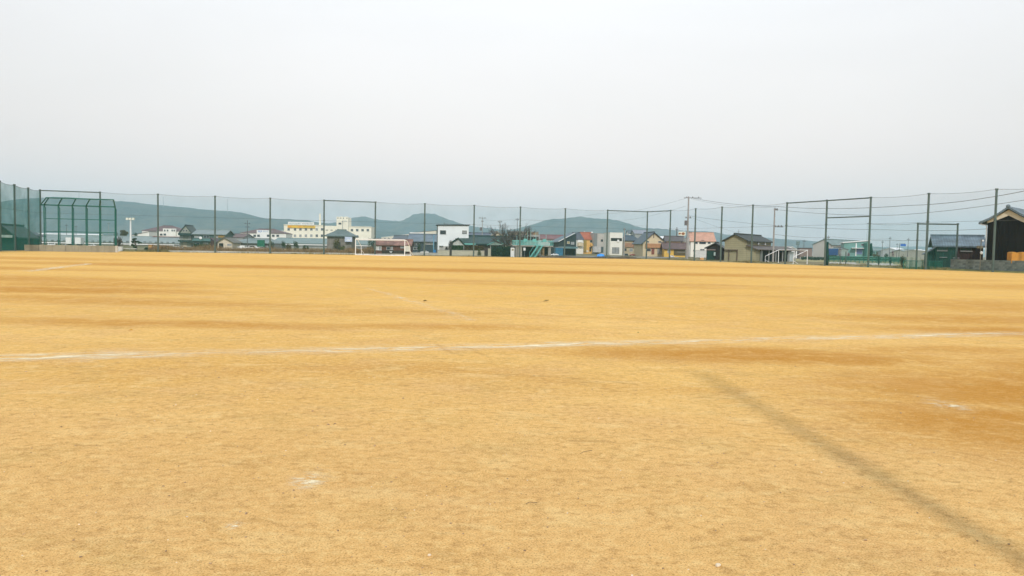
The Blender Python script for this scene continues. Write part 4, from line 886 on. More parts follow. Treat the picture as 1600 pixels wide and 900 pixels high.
g = Frame(1529, 80, 0); rt = root('satellite_dish', 'white satellite dish and junk in front of the barn corner', 'satellite dish', g.o)
q = MB(); q.ball((g.U(1533.5), 0, g.Z(1533, 395)), .16, (1, .3, 1), 10, 6); q.ball((g.U(1536), .1, g.Z(1536, 376)), .11, (1, .4, .8), 8, 6); q.build('dish', WHITE, rt, True)
q = MB(); q.tube([(g.U(1534), .2, 0), (g.U(1534), .2, g.Z(1534, 374))], .04, 6); q.box(g.U(1529), g.U(1536), .1, .4, g.Z(1530, 388), g.Z(1530, 384)); q.build('bracket', M('junk_grey', (.20, .18, .13), .8), rt)

# ================================================================== FIELD FURNITURE, BACKSTOP, GOALS
# low concrete wall and backstop cage in the left corner
f = Frame(60.5, 98.5, 17); rt = root('backstop_wall', 'low board-marked concrete wall at the foot of the green backstop', 'wall', f.o, f.deg)
u1 = f.U(183.5); zw = f.Z(120, 383.2); n = 12
for i in range(n):
    q = MB(); q.box(u1 * i / n + .01, u1 * (i + 1) / n - .01, random.uniform(-.012, .012), .2, -.1, zw - random.uniform(0, .02)); q.build('wall_panel', M('wall_concrete', (.30, .275, .20), .9, .12, .8, dirt=.5), rt)
q = MB(); q.box(u1 - .25, u1 + .02, -.05, .25, -.1, zw + .02); q.build('end_pier', M('pale_pier', (.46, .44, .38), .9), rt)
q = MB(); q.box(-1.6, -.05, .1, .3, -.1, zw * .95); q.build('side_return', MATS['wall_concrete'], rt)
f = Frame(68, 98.75, 17); rt = root('backstop_cage', 'green steel baseball backstop cage with forward-leaning wire roof', 'backstop', f.o, f.deg)
cols = [68, 90.3, 112.2, 133.8, 155, 179.3]; tops = [77, 97.6, 119.3, 141, 157.3, 177.7]
zb, zt = f.Z(120, 321.3), f.Z(120, 310); FW = -1.6
zt2 = f.Z(120, 310.3, FW)
U = [f.U(p) for p in cols]; T = [f.U(p, FW) for p in tops]
for i, (a, t_) in enumerate(zip(U, T)):
    q = MB(); q.tube([(a, .35, 0), (a, .35, zb)], .072, 8); q.build('column', GPOST, rt)
    q = MB(); q.tube([(a, 1.1, 0), (a, 1.1, zb - .3)], .055, 6); q.tube([(a, 1, zb - .3), (a, .35, zb - .05)], .05, 6); q.build('rear_strut', GPOST, rt)
    q = MB(); q.tube([(a, .35, zb), (t_, FW, zt2)], .075, 8); q.build('roof_arm', GPOST, rt)
q = MB(); q.tube([(U[0] - .5, .8, zb), (T[0] - .45, -.9, zt2)], .06, 8); q.build('roof_arm', GPOST, rt)
q = MB(); q.tube([(T[0] - .45, FW + .5, zt2)] + [(t_, FW, zt2) for t_ in T], .075, 8); q.build('top_bar', GPOST, rt)
q = MB(); q.tube([(U[0] - .5, .8, zb)] + [(a, .35, zb) for a in U], .085, 8); q.build('eave_bar', GPOST, rt)
for py in (342.5, 362.3):
    q = MB(); z = f.Z(120, py); q.tube([(a, .29, z) for a in U], .05, 6); q.build('cross_bar', GPOST, rt)
q = MB()
for i in range(5): q.add([(U[i], .1, zw), (U[i + 1], .1, zw), (U[i + 1], .1, zb), (U[i], .1, zb)], [(0, 1, 2, 3)]); q.add([(U[i], .1, zb), (U[i + 1], .1, zb), (T[i + 1], FW, zt2), (T[i], FW, zt2)], [(0, 1, 2, 3)])
q.build('wire_mesh', NETC, rt)

GW = M('goal_white', (.84, .84, .82), .4, .04, 2, dirt=.1)
# soccer goal on the left
g = Frame(555.5, 119, -9); rt = root('soccer_goal', 'full-size white soccer goal standing before the far fence', 'soccer goal', g.o, g.deg)
zc = g.Z(594, 374.3); u1 = g.U(632.5); uo = g.U(639) - u1
for u, nm in ((0, 'goal_post'), (u1, 'goal_post')):
    q = MB(); q.tube([(u, 0, 0), (u, 0, zc)], .06, 8); q.build(nm, GW, rt)
    q = MB(); q.tube([(u, 0, zc), (u + .22, .35, zc - .12), (u + .48, 1.1, zc - 1.05), (u + .5, 1.25, 0)], .04, 6); q.tube([(u, 0, .05), (u + .5, 1.5, .05)], .045, 6)
    q.tube([(u + .5, 1.2, .75), (u + .75, 2.0, .05)], .035, 6); q.build('side_frame', GW, rt)
q = MB(); q.tube([(-.03, 0, zc), (u1 + .03, 0, zc)], .06, 8); q.build('crossbar', GW, rt)
q = MB(); q.tube([(0, 0, .05), (u1, 0, .05)], .055, 6); q.tube([(.5, 1.9, .05), (u1 + .5, 1.9, .05)], .05, 6); q.build('base_bar', GW, rt)
q = MB(); q.tube([(.22, .35, zc - .12), (u1 + .22, .35, zc - .12)], .03, 6); q.build('rear_top_bar', GW, rt)
# junior goal on the right, opening turned to the fence
d = ray(1261, 413.6); B_ = CAMPOS + d * (-1.5 / d.z); d = ray(1216, 411.6); A_ = CAMPOS + d * (-1.5 / d.z); d = ray(1195.5, 411.3); C_ = CAMPOS + d * (-1.5 / d.z)
ang = math.degrees(math.atan2(B_.y - A_.y, B_.x - A_.x)); L = (B_ - A_).length
rt = root('small_goal', 'smaller white goal with sloping side frames, seen from behind at the right fence', 'soccer goal', A_, ang)
mr = Matrix.Rotation(R(-ang), 3, 'Z'); c_ = mr @ (C_ - A_); bx, by = c_.x, c_.y
H = at(1216, 390.4, A_.y).z; hr = H * .52
for u in (0, L):
    q = MB(); q.tube([(u, 0, 0), (u, 0, H)], .05, 8); q.build('goal_post', GW, rt)
    q = MB(); q.tube([(u, 0, H), (u + bx, by, hr), (u + bx, by, 0)], .045, 6); q.tube([(u, 0, .04), (u + bx, by, .04)], .045, 6)
    q.tube([(u + bx, by, hr * .5), (u + bx * .6, by * .6, .04)], .03, 6); q.build('side_frame', GW, rt)
q = MB(); q.tube([(0, 0, H), (L, 0, H)], .05, 8); q.build('crossbar', GW, rt)
q = MB(); q.tube([(bx, by, .04), (L + bx, by, .04)], .05, 6); q.build('base_bar', GW, rt)

# kerb and earth edge outside the far net
def along(px, off): x, y = xy_back(px); return Vector((x - .312 * off, y + .95 * off, 0))
a, b_ = along(262, .6), along(643, .6); L = (b_ - a).length; rt = root('concrete_kerb', 'pale concrete kerb strip along the foot of the far net', 'kerb', a, math.degrees(math.atan2(b_.y - a.y, b_.x - a.x)))
n = int(L / 3.0)
km = MB(); km.box(.01, L / n - .01, 0, .25, -.1, .26); kme = km.mesh('kerb_stone', M('kerb_concrete', (.60, .57, .50), .9, .1, 1, dirt=.2))
for i in range(n): c = bpy.data.objects.new('kerb_stone', kme); COL.objects.link(c); c.parent = rt; c.location = (L * i / n, random.uniform(-.02, .02), random.uniform(-.015, .015))
def bank(label_kind, pts, w, h, m, name='earth_bank'):
    q = MB(); n = 60; pr = (-1, -.5, 0, .5, 1)
    for i in range(n + 1):
        f_ = i / n * (len(pts) - 1); k = min(int(f_), len(pts) - 2); p = pts[k].lerp(pts[k + 1], f_ - k); t_ = (pts[k + 1] - pts[k]).normalized(); nn = Vector((-t_.y, t_.x, 0))
        for s_ in pr:
            e = p + nn * s_ * w; q.v.append((e.x, e.y, max(0, (1 - abs(s_)) * h * (1 + .6 * noise.noise(e * .35))) - .06))
    for i in range(n):
        for j in range(4): a = i * 5 + j; q.f.append((a, a + 5, a + 6, a + 1))
    tag(q.build(name, m, None, True), kind='structure')
bank('', [along(px, 1.5) for px in (846, 900, 960, 1000)], 1.2, .35, EARTH)
bank('', [Vector((*xy_right(px), 0)) + Vector((.95, .35, 0)) for px in (1030, 1080, 1130, 1200, 1280, 1360, 1410)], .8, .16, M('dry_verge', (.27, .24, .12), .95, .3, 1))
bank('', [along(px, 1.2) for px in (186, 220, 262)], .9, .2, MATS['dry_verge'])
bank('', [Vector((*xy_right(px), 0)) + Vector((.9, .35, 0)) for px in (1395, 1440, 1480, 1560, 1640)], .8, .22, M('mossy_verge', (.17, .165, .05), .95, .3, 1))

# block wall at the right, just outside the net
p0 = Vector((*xy_right(1470), 0)) + Vector((1.3, .5, 0)); p1 = Vector((*xy_right(1730), 0)) + Vector((1.3, .5, 0)); L = (p1 - p0).length
rt = root('block_wall', 'grey concrete block wall outside the net at the right edge', 'wall', p0, math.degrees(math.atan2(p1.y - p0.y, p1.x - p0.x)))
BW, BH = .4, .195; rows = 6
bmesh_ = []
gm = [M('block_grey', (.17, .20, .18), .9, .15, 3), M('block_grey_dark', (.135, .16, .145), .9, .15, 3), M('block_grey_light', (.21, .235, .21), .9, .15, 3)]
for k in range(3):
    q = MB(); q.box(.006, BW - .006, 0, .12, .006, BH - .006); bmesh_.append(q.mesh('block', gm[k]))
q = MB(); q.box(0, L, .012, .108, -.1, rows * BH - .01); q.build('mortar', M('mortar', (.15, .155, .145), .95), rt)
cnt = 0; rest = [MB() for _ in range(3)]
for r_ in range(rows):
    for k in range(int(L / BW)):
        u = k * BW + (BW / 2 if r_ % 2 else 0)
        c = bpy.data.objects.new('block', random.choice(bmesh_)); cnt += 1
        if cnt <= 290 and k < 62: COL.objects.link(c); c.parent = rt; c.location = (u, -.0 + random.uniform(-.004, .004), r_ * BH)
        else: random.choice(rest).box(u + .006, u + BW - .006, 0, .12, r_ * BH + .006, (r_ + 1) * BH - .006)
for i, q in enumerate(rest):
    if q.v: tag(q.build('far_blocks', gm[i], rt), kind='stuff')

# green wire fence, white sheet and shrub before the dark farmhouse
g = Frame(1412, 86, -18); rt = root('wire_fence', 'low green wire fence left of the block wall', 'fence', g.o, g.deg)
uu = g.U(1473); zf = g.Z(1440, 407.5)
for k in range(7): q = MB(); q.tube([(uu * k / 6, 0, -.1), (uu * k / 6, 0, zf)], .03, 6); q.build('post', GPOST, rt)
q = MB(); q.tube([(0, 0, zf), (uu, 0, zf)], .025, 6); q.build('top_bar', GPOST, rt)
q = MB(); q.add([(0, 0, 0), (uu, 0, 0), (uu, 0, zf), (0, 0, zf)], [(0, 1, 2, 3)]); q.build('wire_mesh', NETM, rt)
g = Frame(1416, 88, -18); rt = root('sheet_screen', 'pale corrugated sheet screen behind the low green wire fence', 'screen', g.o, g.deg)
q = MB(); n = 26; uu = g.U(1440); zf = g.Z(1428, 401.5)
for k in range(n + 1):
    for z in (0, zf): q.v.append((uu * k / n, .04 * (k % 2), z))
for k in range(n): q.f.append((2 * k, 2 * k + 2, 2 * k + 3, 2 * k + 1))
q.build('sheet', M('pale_green_sheet', (.52, .56, .48), .6), rt); q = MB(); q.box(0, uu, .06, .12, zf - .1, zf); q.build('rail', GREYW, rt)

# far wire fence with posts between the right net and the road, and the culvert
g = Frame(1290, 140, -14); rt = root('roadside_fence', 'long low teal roadside fence beyond the right net', 'fence', g.o, g.deg); uu = g.U(1418); zf = 1.1
pm_ = MB(); pm_.box(-.05, .05, -.05, .05, -.1, zf); pme = pm_.mesh('post', GPOST)
for k in range(20): c = bpy.data.objects.new('post', pme); COL.objects.link(c); c.parent = rt; c.location = (uu * k / 19, 0, 0)
for z in (.45, .8, 1.1): q = MB(); q.tube([(0, 0, z), (uu, 0, z)], .04, 5); q.build('rail', M('faded_green_rail', (.10, .28, .22), .6), rt)
q = MB(); q.add([(0, 0, 0), (uu, 0, 0), (uu, 0, zf), (0, 0, zf)], [(0, 1, 2, 3)]); q.build('wire_mesh', NETM, rt)
for lb, px0, px1, Y in (('pale concrete culvert edge in the grass beyond the right net', 1302, 1345, 116), ('second pale culvert edge right of the tall post', 1362, 1405, 112)):
    g = Frame(px0, Y, -10); q = MB(); q.box(0, g.U(px1), 0, 2.5, -.1, .12); q.box(0, g.U(px1), 2.5, 2.8, -.1, .28); o = q.build('culvert', M('culvert_concrete', (.46, .46, .42), .9, .15, 1)); o.location = g.o; o.rotation_euler = (0, 0, R(-10)); tag(o, lb, 'culvert')
for i, (px, py0, py1, lb) in enumerate(((1313, 399, 415.5, 'left of two slim grey posts in the grass beyond the right net'), (1321.5, 393, 416, 'right of two slim grey posts in the grass beyond the right net'))):
    g = Frame(px, 104, 0); q = MB(); q.tube([(0, 0, -.1), (0, 0, g.Z(px, py0))], .06, 6); o = q.build('slim_post', POST); o.location = g.o; tag(o, lb, 'post')
for i, (px, lb, h_) in enumerate(((1373.5, 'clipped blue-green shrub left of its twin beyond the right net', 400), (1391.5, 'clipped blue-green shrub right of its twin beyond the right net', 400))): pass
# dark green tarps rolled against two net posts
for px, y0, y1, w, lb in ((1289, 378, 414.5, .34, 'rolled dark green net hanging down the post by the small goal'), (1357, 380, 400, .3, 'rolled dark green net bundle high on the post right of the gate bar')):
    x, y = xy_right(px); q = MB(); z0, z1 = at(px, y1, y).z, at(px, y0, y).z
    q.tube([(.30, .1, max(0, z0)), (.34, .1, z0 + (z1 - z0) * .3), (.28, .1, z0 + (z1 - z0) * .7), (.30, .1, z1)], [w * .5, w * .62, w * .5, w * .35], 9); o = q.build('rolled_net', M('dark_green_net', (.01, .06, .05), .9, .3, 4), None, True); o.location = (x, y, 0); tag(o, lb, 'net')

# ------------------------------------------------------------------ poles and lines
def upole(label, px, Y, pytop, arms=(), r=.16, top_side=1, transformer=None, cat='utility pole', m=None, name='utility_pole'):
    g = Frame(px, Y, 0); h = g.Z(px, pytop); rt = root(name, label, cat, g.o); m = m or M('pole_concrete', (.33, .31, .29), .8, .08, 1)
    q = MB(); q.tube([(0, 0, -.1), (0, 0, h)], [r, r * .62], 9); q.build('pole', m, rt)
    for (dy, x0, x1) in arms:
        q = MB(); z = h - dy; q.box(x0, x1, -.05, .05, z - .05, z + .05)
        k = 3
        for i in range(k): x = x0 + (x1 - x0) * (i + .5) / k; q.tube([(x, 0, z + .05), (x, 0, z + .25)], .07, 6)
        q.build('crossarm', BRONZE, rt)
    if transformer: q = MB(); q.tube([(-.38, 0, h - transformer), (-.38, 0, h - transformer + .9)], .28, 10); q.build('transformer', M('transformer_grey', (.16, .15, .15), .6), rt)
    return rt
upole('tallest utility pole, with crossarm and transformer, behind the fence corner', 1073.5, 150, 307, ((.25, -.9, 2.4), (4.0, -.6, .6)), .21, transformer=10.4 - 6.6 + 1.6)
for py, a, b_ in ((330.5, .1, 1.1),): pass
upole('utility pole rising behind the lean-to of the olive barn', 1208, 124, 325, ((.3, -.1, .5), (2.9, -.1, 1.4)), .16)
upole('thin dark utility pole behind the backstop side, left of the lean gable house', 386.5, 230, 344, ((1, -.9, .9), (2, -.6, .6)), .13, m=M('dark_pole', (.12, .12, .12), .8))
upole('distant utility pole with insulators behind the green roof', 753, 210, 339, ((.3, -1, 1), (1.2, -.3, .3)), .12, transformer=3.6)
upole('distant pole among the bare tree branches', 780.5, 215, 344.5, ((.4, -.6, .6),), .12, m=MATS['dark_pole'])
upole('distant thin pole at the crown of the bare tree', 807.5, 215, 341, ((.4, -.5, .5),), .10, m=MATS['dark_pole'])
upole('grey pole right of the white modern house', 974.8, 200, 356, ((.5, -.3, .3),), .2)
upole('dark pole behind the yellow house', 1056.5, 230, 355, ((.8, -.4, .4),), .16, m=MATS['dark_pole'])
upole('slim pole left of the villa', 1076, 210, 361, ((.5, -.7, .7),), .1)
for i, (px, py, Y, lb) in enumerate(((1255.5, 374.5, 260, 'slim pole right of the dark square sign'), (1378, 376, 300, 'leftmost thin pole on the right horizon'), (1389.5, 370, 280, 'tallest thin pole on the right horizon'),
                                     (1401, 380, 320, 'short thin pole left of the blue road sign'), (1418, 372, 280, 'thin pole just right of the blue road sign'), (1461, 366, 260, 'thin pole rising beside the dark farmhouse roof'), (1293, 368, 250, 'slim mast left of the teal workshop'),
                                     (104, 350, 300, 'thin pole seen through the backstop, left'), (119, 352, 300, 'thin pole seen through the backstop, right'), (170, 347, 320, 'pale thin mast right of the backstop'))):
    upole(lb, px, Y, py, ((.6, -.5, .5),), .11, m=MATS['dark_pole'] if px != 170 else GREYW)

def wire(label, pts, r=.02, cat='power line', sag=0):
    """pts: (px, py, Y) knots, joined by sagging spans"""
    P = [at(*p) for p in pts]; o = P[0].copy(); q = MB(); path = []
    for i, (a, b_) in enumerate(zip(P, P[1:])):
        for k in range(9 if i < len(P) - 2 else 10):
            f_ = k / 9; p = a.lerp(b_, f_); p.z -= sag * 4 * f_ * (1 - f_); path.append(p - o)
    q.tube(path, r * .75, 4); ob = q.build('power_line', CABLE); ob.location = o; tag(ob, label, cat, None)
wire('heavy power line dropping from the tallest pole top across the right side', [(1080, 309, 150), (1212, 322.5, 124), (1420, 321, 92), (1640, 290, 70)], .035, sag=.35)
wire('second line at the tallest pole top, just below the heavy one', [(1080, 310.5, 150), (1212, 323.8, 124)], .02, sag=.5)
wire('power line from the barn pole top rising to the right edge', [(1209, 327, 124), (1390, 336.5, 98), (1640, 306, 70)], .028, sag=.25)
wire('middle power line running right past the barn pole', [(1076, 337, 150), (1208, 352, 124), (1385, 359, 100), (1545, 357.5, 84)], .024, sag=.15)
wire('faint line falling from the tallest pole toward the villa', [(1076, 338, 150), (1160, 366, 210)], .02, sag=.2)
wire('thin line running left and down from the tallest pole', [(1071, 310, 150), (935, 334, 230), (800, 344, 300)], .022, sag=.8)
wire('lower thin line running left from the tallest pole', [(1071, 322, 150), (948, 345, 230)], .02, sag=.8)
wire('thin line over the platform from the bare tree to the right hill', [(753, 343, 210), (808, 341.5, 215), (950, 347, 230), (1010, 352, 235)], .018, sag=.4)
wire('low faint line between barn pole and right horizon poles', [(1209, 366, 124), (1300, 370, 250), (1389, 373, 280), (1418, 376, 280), (1461, 371, 260)], .03, sag=.4)

# the pole beyond the right edge that carries the lines on
e_ = at(1640, 290, 70); rt = root('utility_pole', 'utility pole beyond the right edge holding the ends of the power lines', 'utility pole', (e_.x, e_.y, 0))
q = MB(); q.tube([(0, 0, -.1), (0, 0, e_.z + .6)], [.17, .11], 9); q.build('pole', MATS['pole_concrete'], rt)
q = MB(); q.box(-.7, .7, -.05, .05, e_.z - .08, e_.z + .02); q.box(-.5, .5, -.05, .05, at(1640, 306, 70).z - .08, at(1640, 306, 70).z + .02); q.build('crossarm', BRONZE, rt)

# round-dot signboard, road sign, dark square sign, light tower
g = Frame(1064.5, 212, 0); rt = root('dot_signboard', 'cream signboard with two brown dots left of the tallest pole', 'signboard', g.o)
ua, ub = g.U(1059.5), g.U(1070.5); za, zb = g.Z(1064, 368), g.Z(1064, 362)
q = MB(); q.box(ua, ub, 0, .15, za, zb); q.build('board', M('cream_board', (.82, .78, .62), .5), rt)
for px, r_ in ((1061.5, .30), (1066.7, .46)):
    q = MB(); n = 14; c_ = (g.U(px), (za + zb) / 2); q.prism([(c_[0] + r_ * math.cos(2 * math.pi * i / n) * (1.0), c_[1] + r_ * .8 * math.sin(2 * math.pi * i / n)) for i in range(n)], -.04, -.005, 'y'); q.build('dot', M('brown_dot', (.28, .10, .03), .6), rt)
q = MB(); q.tube([(.6, .1, 0), (.6, .1, za)], .1, 6); q.build('post', GREYW, rt)
g = Frame(1411, 300, 0); rt = root('road_sign', 'blue road sign on the far right horizon', 'road sign', g.o)
q = MB(); q.box(g.U(1406.5), g.U(1415), 0, .1, g.Z(1411, 384.7), g.Z(1411, 381.2)); q.build('panel', M('road_sign_blue', (.03, .14, .50), .5, .05), rt); q = MB(); q.tube([(g.U(1405), .1, 0), (g.U(1405), .1, g.Z(1405, 380.5)), (g.U(1414), .1, g.Z(1414, 381))], .1, 6); q.build('mast', POST, rt)
g = Frame(1246.5, 230, -10); rt = root('square_sign', 'dark square signboard on a post above the white works', 'signboard', g.o)
q = MB(); q.box(g.U(1243.8), g.U(1249.2), 0, .12, g.Z(1246, 383), g.Z(1246, 377)); q.build('board', M('dark_teal_board', (.14, .20, .19), .5, .15, 2), rt); q = MB(); q.tube([(0, .1, 0), (0, .1, g.Z(1246, 381))], .1, 6); q.build('post', POST, rt)
g = Frame(204.3, 240, 0); rt = root('floodlight_tower', 'white floodlight tower with three lamp heads right of the backstop', 'floodlight', g.o)
zt = g.Z(204, 342); q = MB(); q.tube([(0, 0, 0), (0, 0, zt)], [.32, .2], 9); q.build('mast', WHITE, rt)
q = MB(); q.box(g.U(198.5), g.U(210), -.1, .1, zt - .25, zt - .08); q.build('crossarm', WHITE, rt)
for px in (199.5, 204.2, 209.2): q = MB(); q.box(g.U(px) - .3, g.U(px) + .3, -.45, .1, zt - .32, zt + .32); q.build('lamp_head', M('lamp_cream', (.84, .82, .68), .4), rt)
q = MB(); q.tube([(0, 0, zt), (0, 0, zt + 1.1)], .04, 5); q.build('lightning_rod', GREYW, rt)
for i, (px, py, Y, lb) in enumerate(((163, 307, 2500, 'faint lattice mast on the left ridge behind the second net post'), (131.5, 299, 2600, 'tall faint mast on the ridge above the backstop'), (360.5, 312, 2600, 'faint mast on the falling shoulder of the left ridge'), (261.5, 308, 2600, 'faint mast on the left ridge right of the third net post'))):
    g = at(px, 330, Y); h = at(px, py, Y).z; q = MB(); q.tube([(0, 0, 60), (0, 0, h)], [1.6, .5], 4); o = q.build('radio_mast', M('mast_grey', (.3, .3, .32), .6)); o.location = (g.x, Y - 30, 0); tag(o, lb, 'radio mast')

# ------------------------------------------------------------------ vehicles
def car(label, px0, px1, Y, deg, col, kind='sedan', cat='car', name='parked_car'):
    g = Frame(px0, Y, deg); rt = root(name, label, cat, g.o, deg); L = abs(g.U(px1)); s = L / 4.4 if kind != 'truck' else L / 5
    m = M('paint_' + name + '_%d_%d_%d' % tuple(int(c * 99) for c in col), col, .3, .02, 1, spec=.5, dirt=.03, bump=0)
    def P(pts): return [(x * s, z * s) for x, z in pts]
    w = 1.65 * s
    if kind == 'sedan': body = [(0, .35), (.02, .75), (.35, .88), (1.15, .95), (3.5, .98), (4.3, .92), (4.4, .6), (4.38, .35)]; cab = [(1.15, .93), (1.75, 1.38), (3.0, 1.42), (3.75, .96)]; wd = [(1.35, .97), (1.82, 1.32), (2.95, 1.35), (3.5, .98)]
    elif kind == 'van': body = [(0, .35), (.02, .9), (.3, 1.0), (3.9, 1.05), (4.35, 1.0), (4.4, .6), (4.38, .35)]; cab = [(.3, .98), (.75, 1.8), (1.1, 1.9), (4.2, 1.9), (4.36, 1.0)]; wd = [(.55, 1.05), (.9, 1.7), (4.1, 1.72), (4.2, 1.08)]
    else: body = [(0, .45), (.0, 1.1), (.2, 1.9), (1.4, 1.95), (1.45, .9), (5, .9), (5, .45)]; cab = [(1.6, .95), (1.6, 2.5), (5, 2.5), (5, .95)]; wd = [(.08, 1.15), (.28, 1.75), (1.0, 1.75), (1.0, 1.15)]
    q = MB(); q.prism(P(body), 0, w, 'y'); q.build('body', m, rt)
    q = MB(); q.prism(P(cab), .1 * s, w - .1 * s, 'y'); q.build('cabin' if kind != 'truck' else 'cargo_box', m if kind != 'truck' else WHITE, rt)
    q = MB(); q.prism(P(wd), .07 * s if kind != 'truck' else -.01, w - .07 * s if kind != 'truck' else w + .01, 'y'); q.build('window_band', GLASS, rt)
    wm = MB(); n = 12; wm.prism([(.31 * s * math.cos(2 * math.pi * i / n), .31 * s * math.sin(2 * math.pi * i / n)) for i in range(n)], -.02, .2 * s, 'y'); wme = wm.mesh('wheel', RUBBER)
    for x in (.85, 3.5 if kind != 'truck' else 4.1):
        for y in (0, w - .18 * s): c = bpy.data.objects.new('wheel', wme); COL.objects.link(c); c.parent = rt; c.location = (x * s, y, .31 * s)
    return rt
CW = (.84, .84, .82); CS = (.55, .57, .58); CB = (.03, .04, .06)
car('white sedan parked side-on in the weeds beyond the far net', 381.5, 404, 168, 4, CW)
car('second white hatchback just right of the white sedan', 401, 412, 180, 30, CW, 'van')
car('white box truck parked behind the white sedan', 371, 382, 196, 10, CW, 'truck', 'truck', 'box_truck')
car('white car under the eaves right of the cream gable', 355.5, 370, 210, 4, CW)
car('pale van at the wall of the long hall, left of the gabled house', 270, 280, 215, 8, (.5, .56, .56), 'van', 'van', 'parked_van')
car('small white car half hidden by shrubs below the factory', 438, 446, 185, 20, CW)
car('white pickup parked left of the white cube house', 656.5, 670, 165, 4, CW)
car('grey-green car between the rusty hut and the white pickup', 648.5, 656, 160, 30, (.22, .30, .28))
car('white car right of the turquoise platform', 861, 873, 168, 6, CW)
car('dark blue car left of the tan gable house', 975.5, 982, 205, 30, (.03, .06, .08), 'van')
car('red car behind the dark blue car', 984, 993, 212, 10, (.42, .10, .09))
car('white car right of the tan gable house porch', 1046, 1054, 190, 10, CW)
car('white sedan parked before the teal workshop', 1330, 1343, 190, 0, CW)
car('pale green van left of the rolled net post', 1272, 1283, 180, 0, (.45, .58, .52), 'van', 'van', 'parked_van')
car('silver car between the olive barn and the grey warehouse', 1252, 1268, 185, 0, (.50, .56, .55))
car('pale car beside the blue truck', 1305, 1313, 192, 0, (.7, .72, .7))
car('small white car on the far road right of the tall post', 1395, 1403, 230, 0, CW)
car('white car seen through the backstop, middle', 95, 104, 180, 8, CS); car('white van seen through the backstop, left', 74, 85, 185, 8, CW, 'van', 'van', 'parked_van'); car('white van seen through the backstop, right', 137, 149, 178, 8, CW)
g = Frame(1294, 185, -10); rt = root('blue_container', 'dark blue truck container right of the rolled net post', 'container', g.o, -10)
q = MB(); q.box(0, g.U(1309.5), 0, 2.2, g.Z(1300, 398.5), g.Z(1300, 388.3)); q.build('box', M('container_blue', (.02, .08, .20), .5, .1, 1, 'rib'), rt); q = MB(); q.box(.2, g.U(1308), .3, 1.9, 0, g.Z(1300, 398.5)); q.build('chassis', RUBBER, rt)
for px0, px1, y0, y1, lb in ((102.5, 111, 371, 379, 'left of two white trailers seen through the backstop'), (117, 126, 371, 377.5, 'right of two white trailers seen through the backstop')):
    g = Frame(px0, 190, 6); rt = root('white_trailer', lb, 'trailer', g.o, 6); q = MB(); q.box(0, g.U(px1), 0, 2, .5, g.Z(px0, y0)); q.build('box', WHITE, rt); q = MB(); q.box(.3, g.U(px1) - .3, .3, 1.7, 0, .5); q.build('chassis', RUBBER, rt)
# tarps and small things along the far edge
g = Frame(933, 150, 4); q = MB(); uu = g.U(945.5)
for k in range(9):
    u = uu * k / 8; hh = .42 * math.sin(math.pi * min(1, max(0, k / 8))) ** .5 + .02
    for v in (0, .2, 1.2, 1.4): q.v.append((u, v, -.05 if v in (0, 1.4) else hh))
for k in range(8):
    for j in range(3): a = k * 4 + j; q.f.append((a, a + 4, a + 5, a + 1))
o = q.build('blue_sheet', M('bright_blue_sheet', (.05, .30, .78), .4, .1, 2), None, True); o.location = g.o + Vector((0, 0, .25)); tag(o, 'bright blue plastic sheet lying before the white modern house', 'plastic sheet')
q = MB(); q.box(.2, uu - .2, .3, 1.1, -.05, .30); o2 = q.build('pallet_stack', M('pallet', (.22, .17, .10), .9)); o2.location = g.o; tag(o2, 'low pallet stack under the bright blue sheet', 'pallet')
g = Frame(264.5, 119.5, 15); q = MB(); uu = g.U(287)
for k in range(13):
    f_ = k / 12; u = uu * f_; hh = (.62 + .08 * math.sin(k * 2.1)) * min(1, math.sin(math.pi * f_) * 2.2) + .02
    for v, c_ in ((0, 0), (.15, .75), (.7, 1), (1.3, .8), (1.5, 0)): q.v.append((u, v, hh * c_))
for k in range(12):
    for j in range(4): a = k * 5 + j; q.f.append((a, a + 5, a + 6, a + 1))
o = q.build('covered_heap', M('silver_sheet', (.42, .47, .47), .5, .15, 2), None, True); o.location = g.o; tag(o, 'long low heap under a silver-grey sheet at the foot of the far net', 'covered heap')
g = Frame(185, 112, 15); rt = root('bench', 'long low pale bench at the field edge right of the backstop', 'bench', g.o, 15); uu = g.U(213)
q = MB(); q.box(uu * .1, uu, 0, .35, .38, .45); q.build('seat', M('bench_pale', (.66, .64, .58), .7), rt)
for k in (.2, .6, .95): q = MB(); q.box(uu * k, uu * k + .1, .05, .3, -.05, .38); q.build('leg', GREYW, rt)
g = Frame(186, 111, 0); q = MB(); q.tube([(.2, 0, 0), (.2, 0, .62)], [.3, .33], 12); q.tube([(.2, 0, .62), (.2, 0, .68)], .35, 12); o = q.build('white_tub', WHITE); o.location = g.o; tag(o, 'white tub at the left end of the pale bench', 'tub')
g = Frame(232, 122, 10); q = MB(); q.box(0, .5, 0, .4, 0, .9); q.box(-.1, .6, -.05, .45, .9, .98); o = q.build('wooden_box', M('orange_wood', (.48, .26, .10), .8)); o.location = g.o; tag(o, 'orange wooden box among shrubs left of the third net post', 'box')
g = Frame(1129.5 - 1, 126, 0); rt = root('crate', 'orange and white crate left of the black shed', 'crate', Frame(1099, 128, 0).o)
q = MB(); q.box(-.5, .1, 0, .4, 0, .5); q.build('box', M('orange_crate', (.62, .34, .14), .7), rt); q = MB(); q.box(-.5, -.3, -.02, .38, .5, .62); q.box(-.1, .1, -.02, .38, .5, .62); q.build('lid', WHITE, rt)
g = Frame(679, 142, 0); q = MB(); q.tube([(0, 0, 0), (0, 0, .25), (0, 0, .9)], [.22, .25, .24], 10); o = q.build('blue_barrel', M('barrel_blue', (.04, .22, .50), .5)); o.location = g.o; tag(o, 'blue barrel at the left corner of the white cube house', 'barrel')
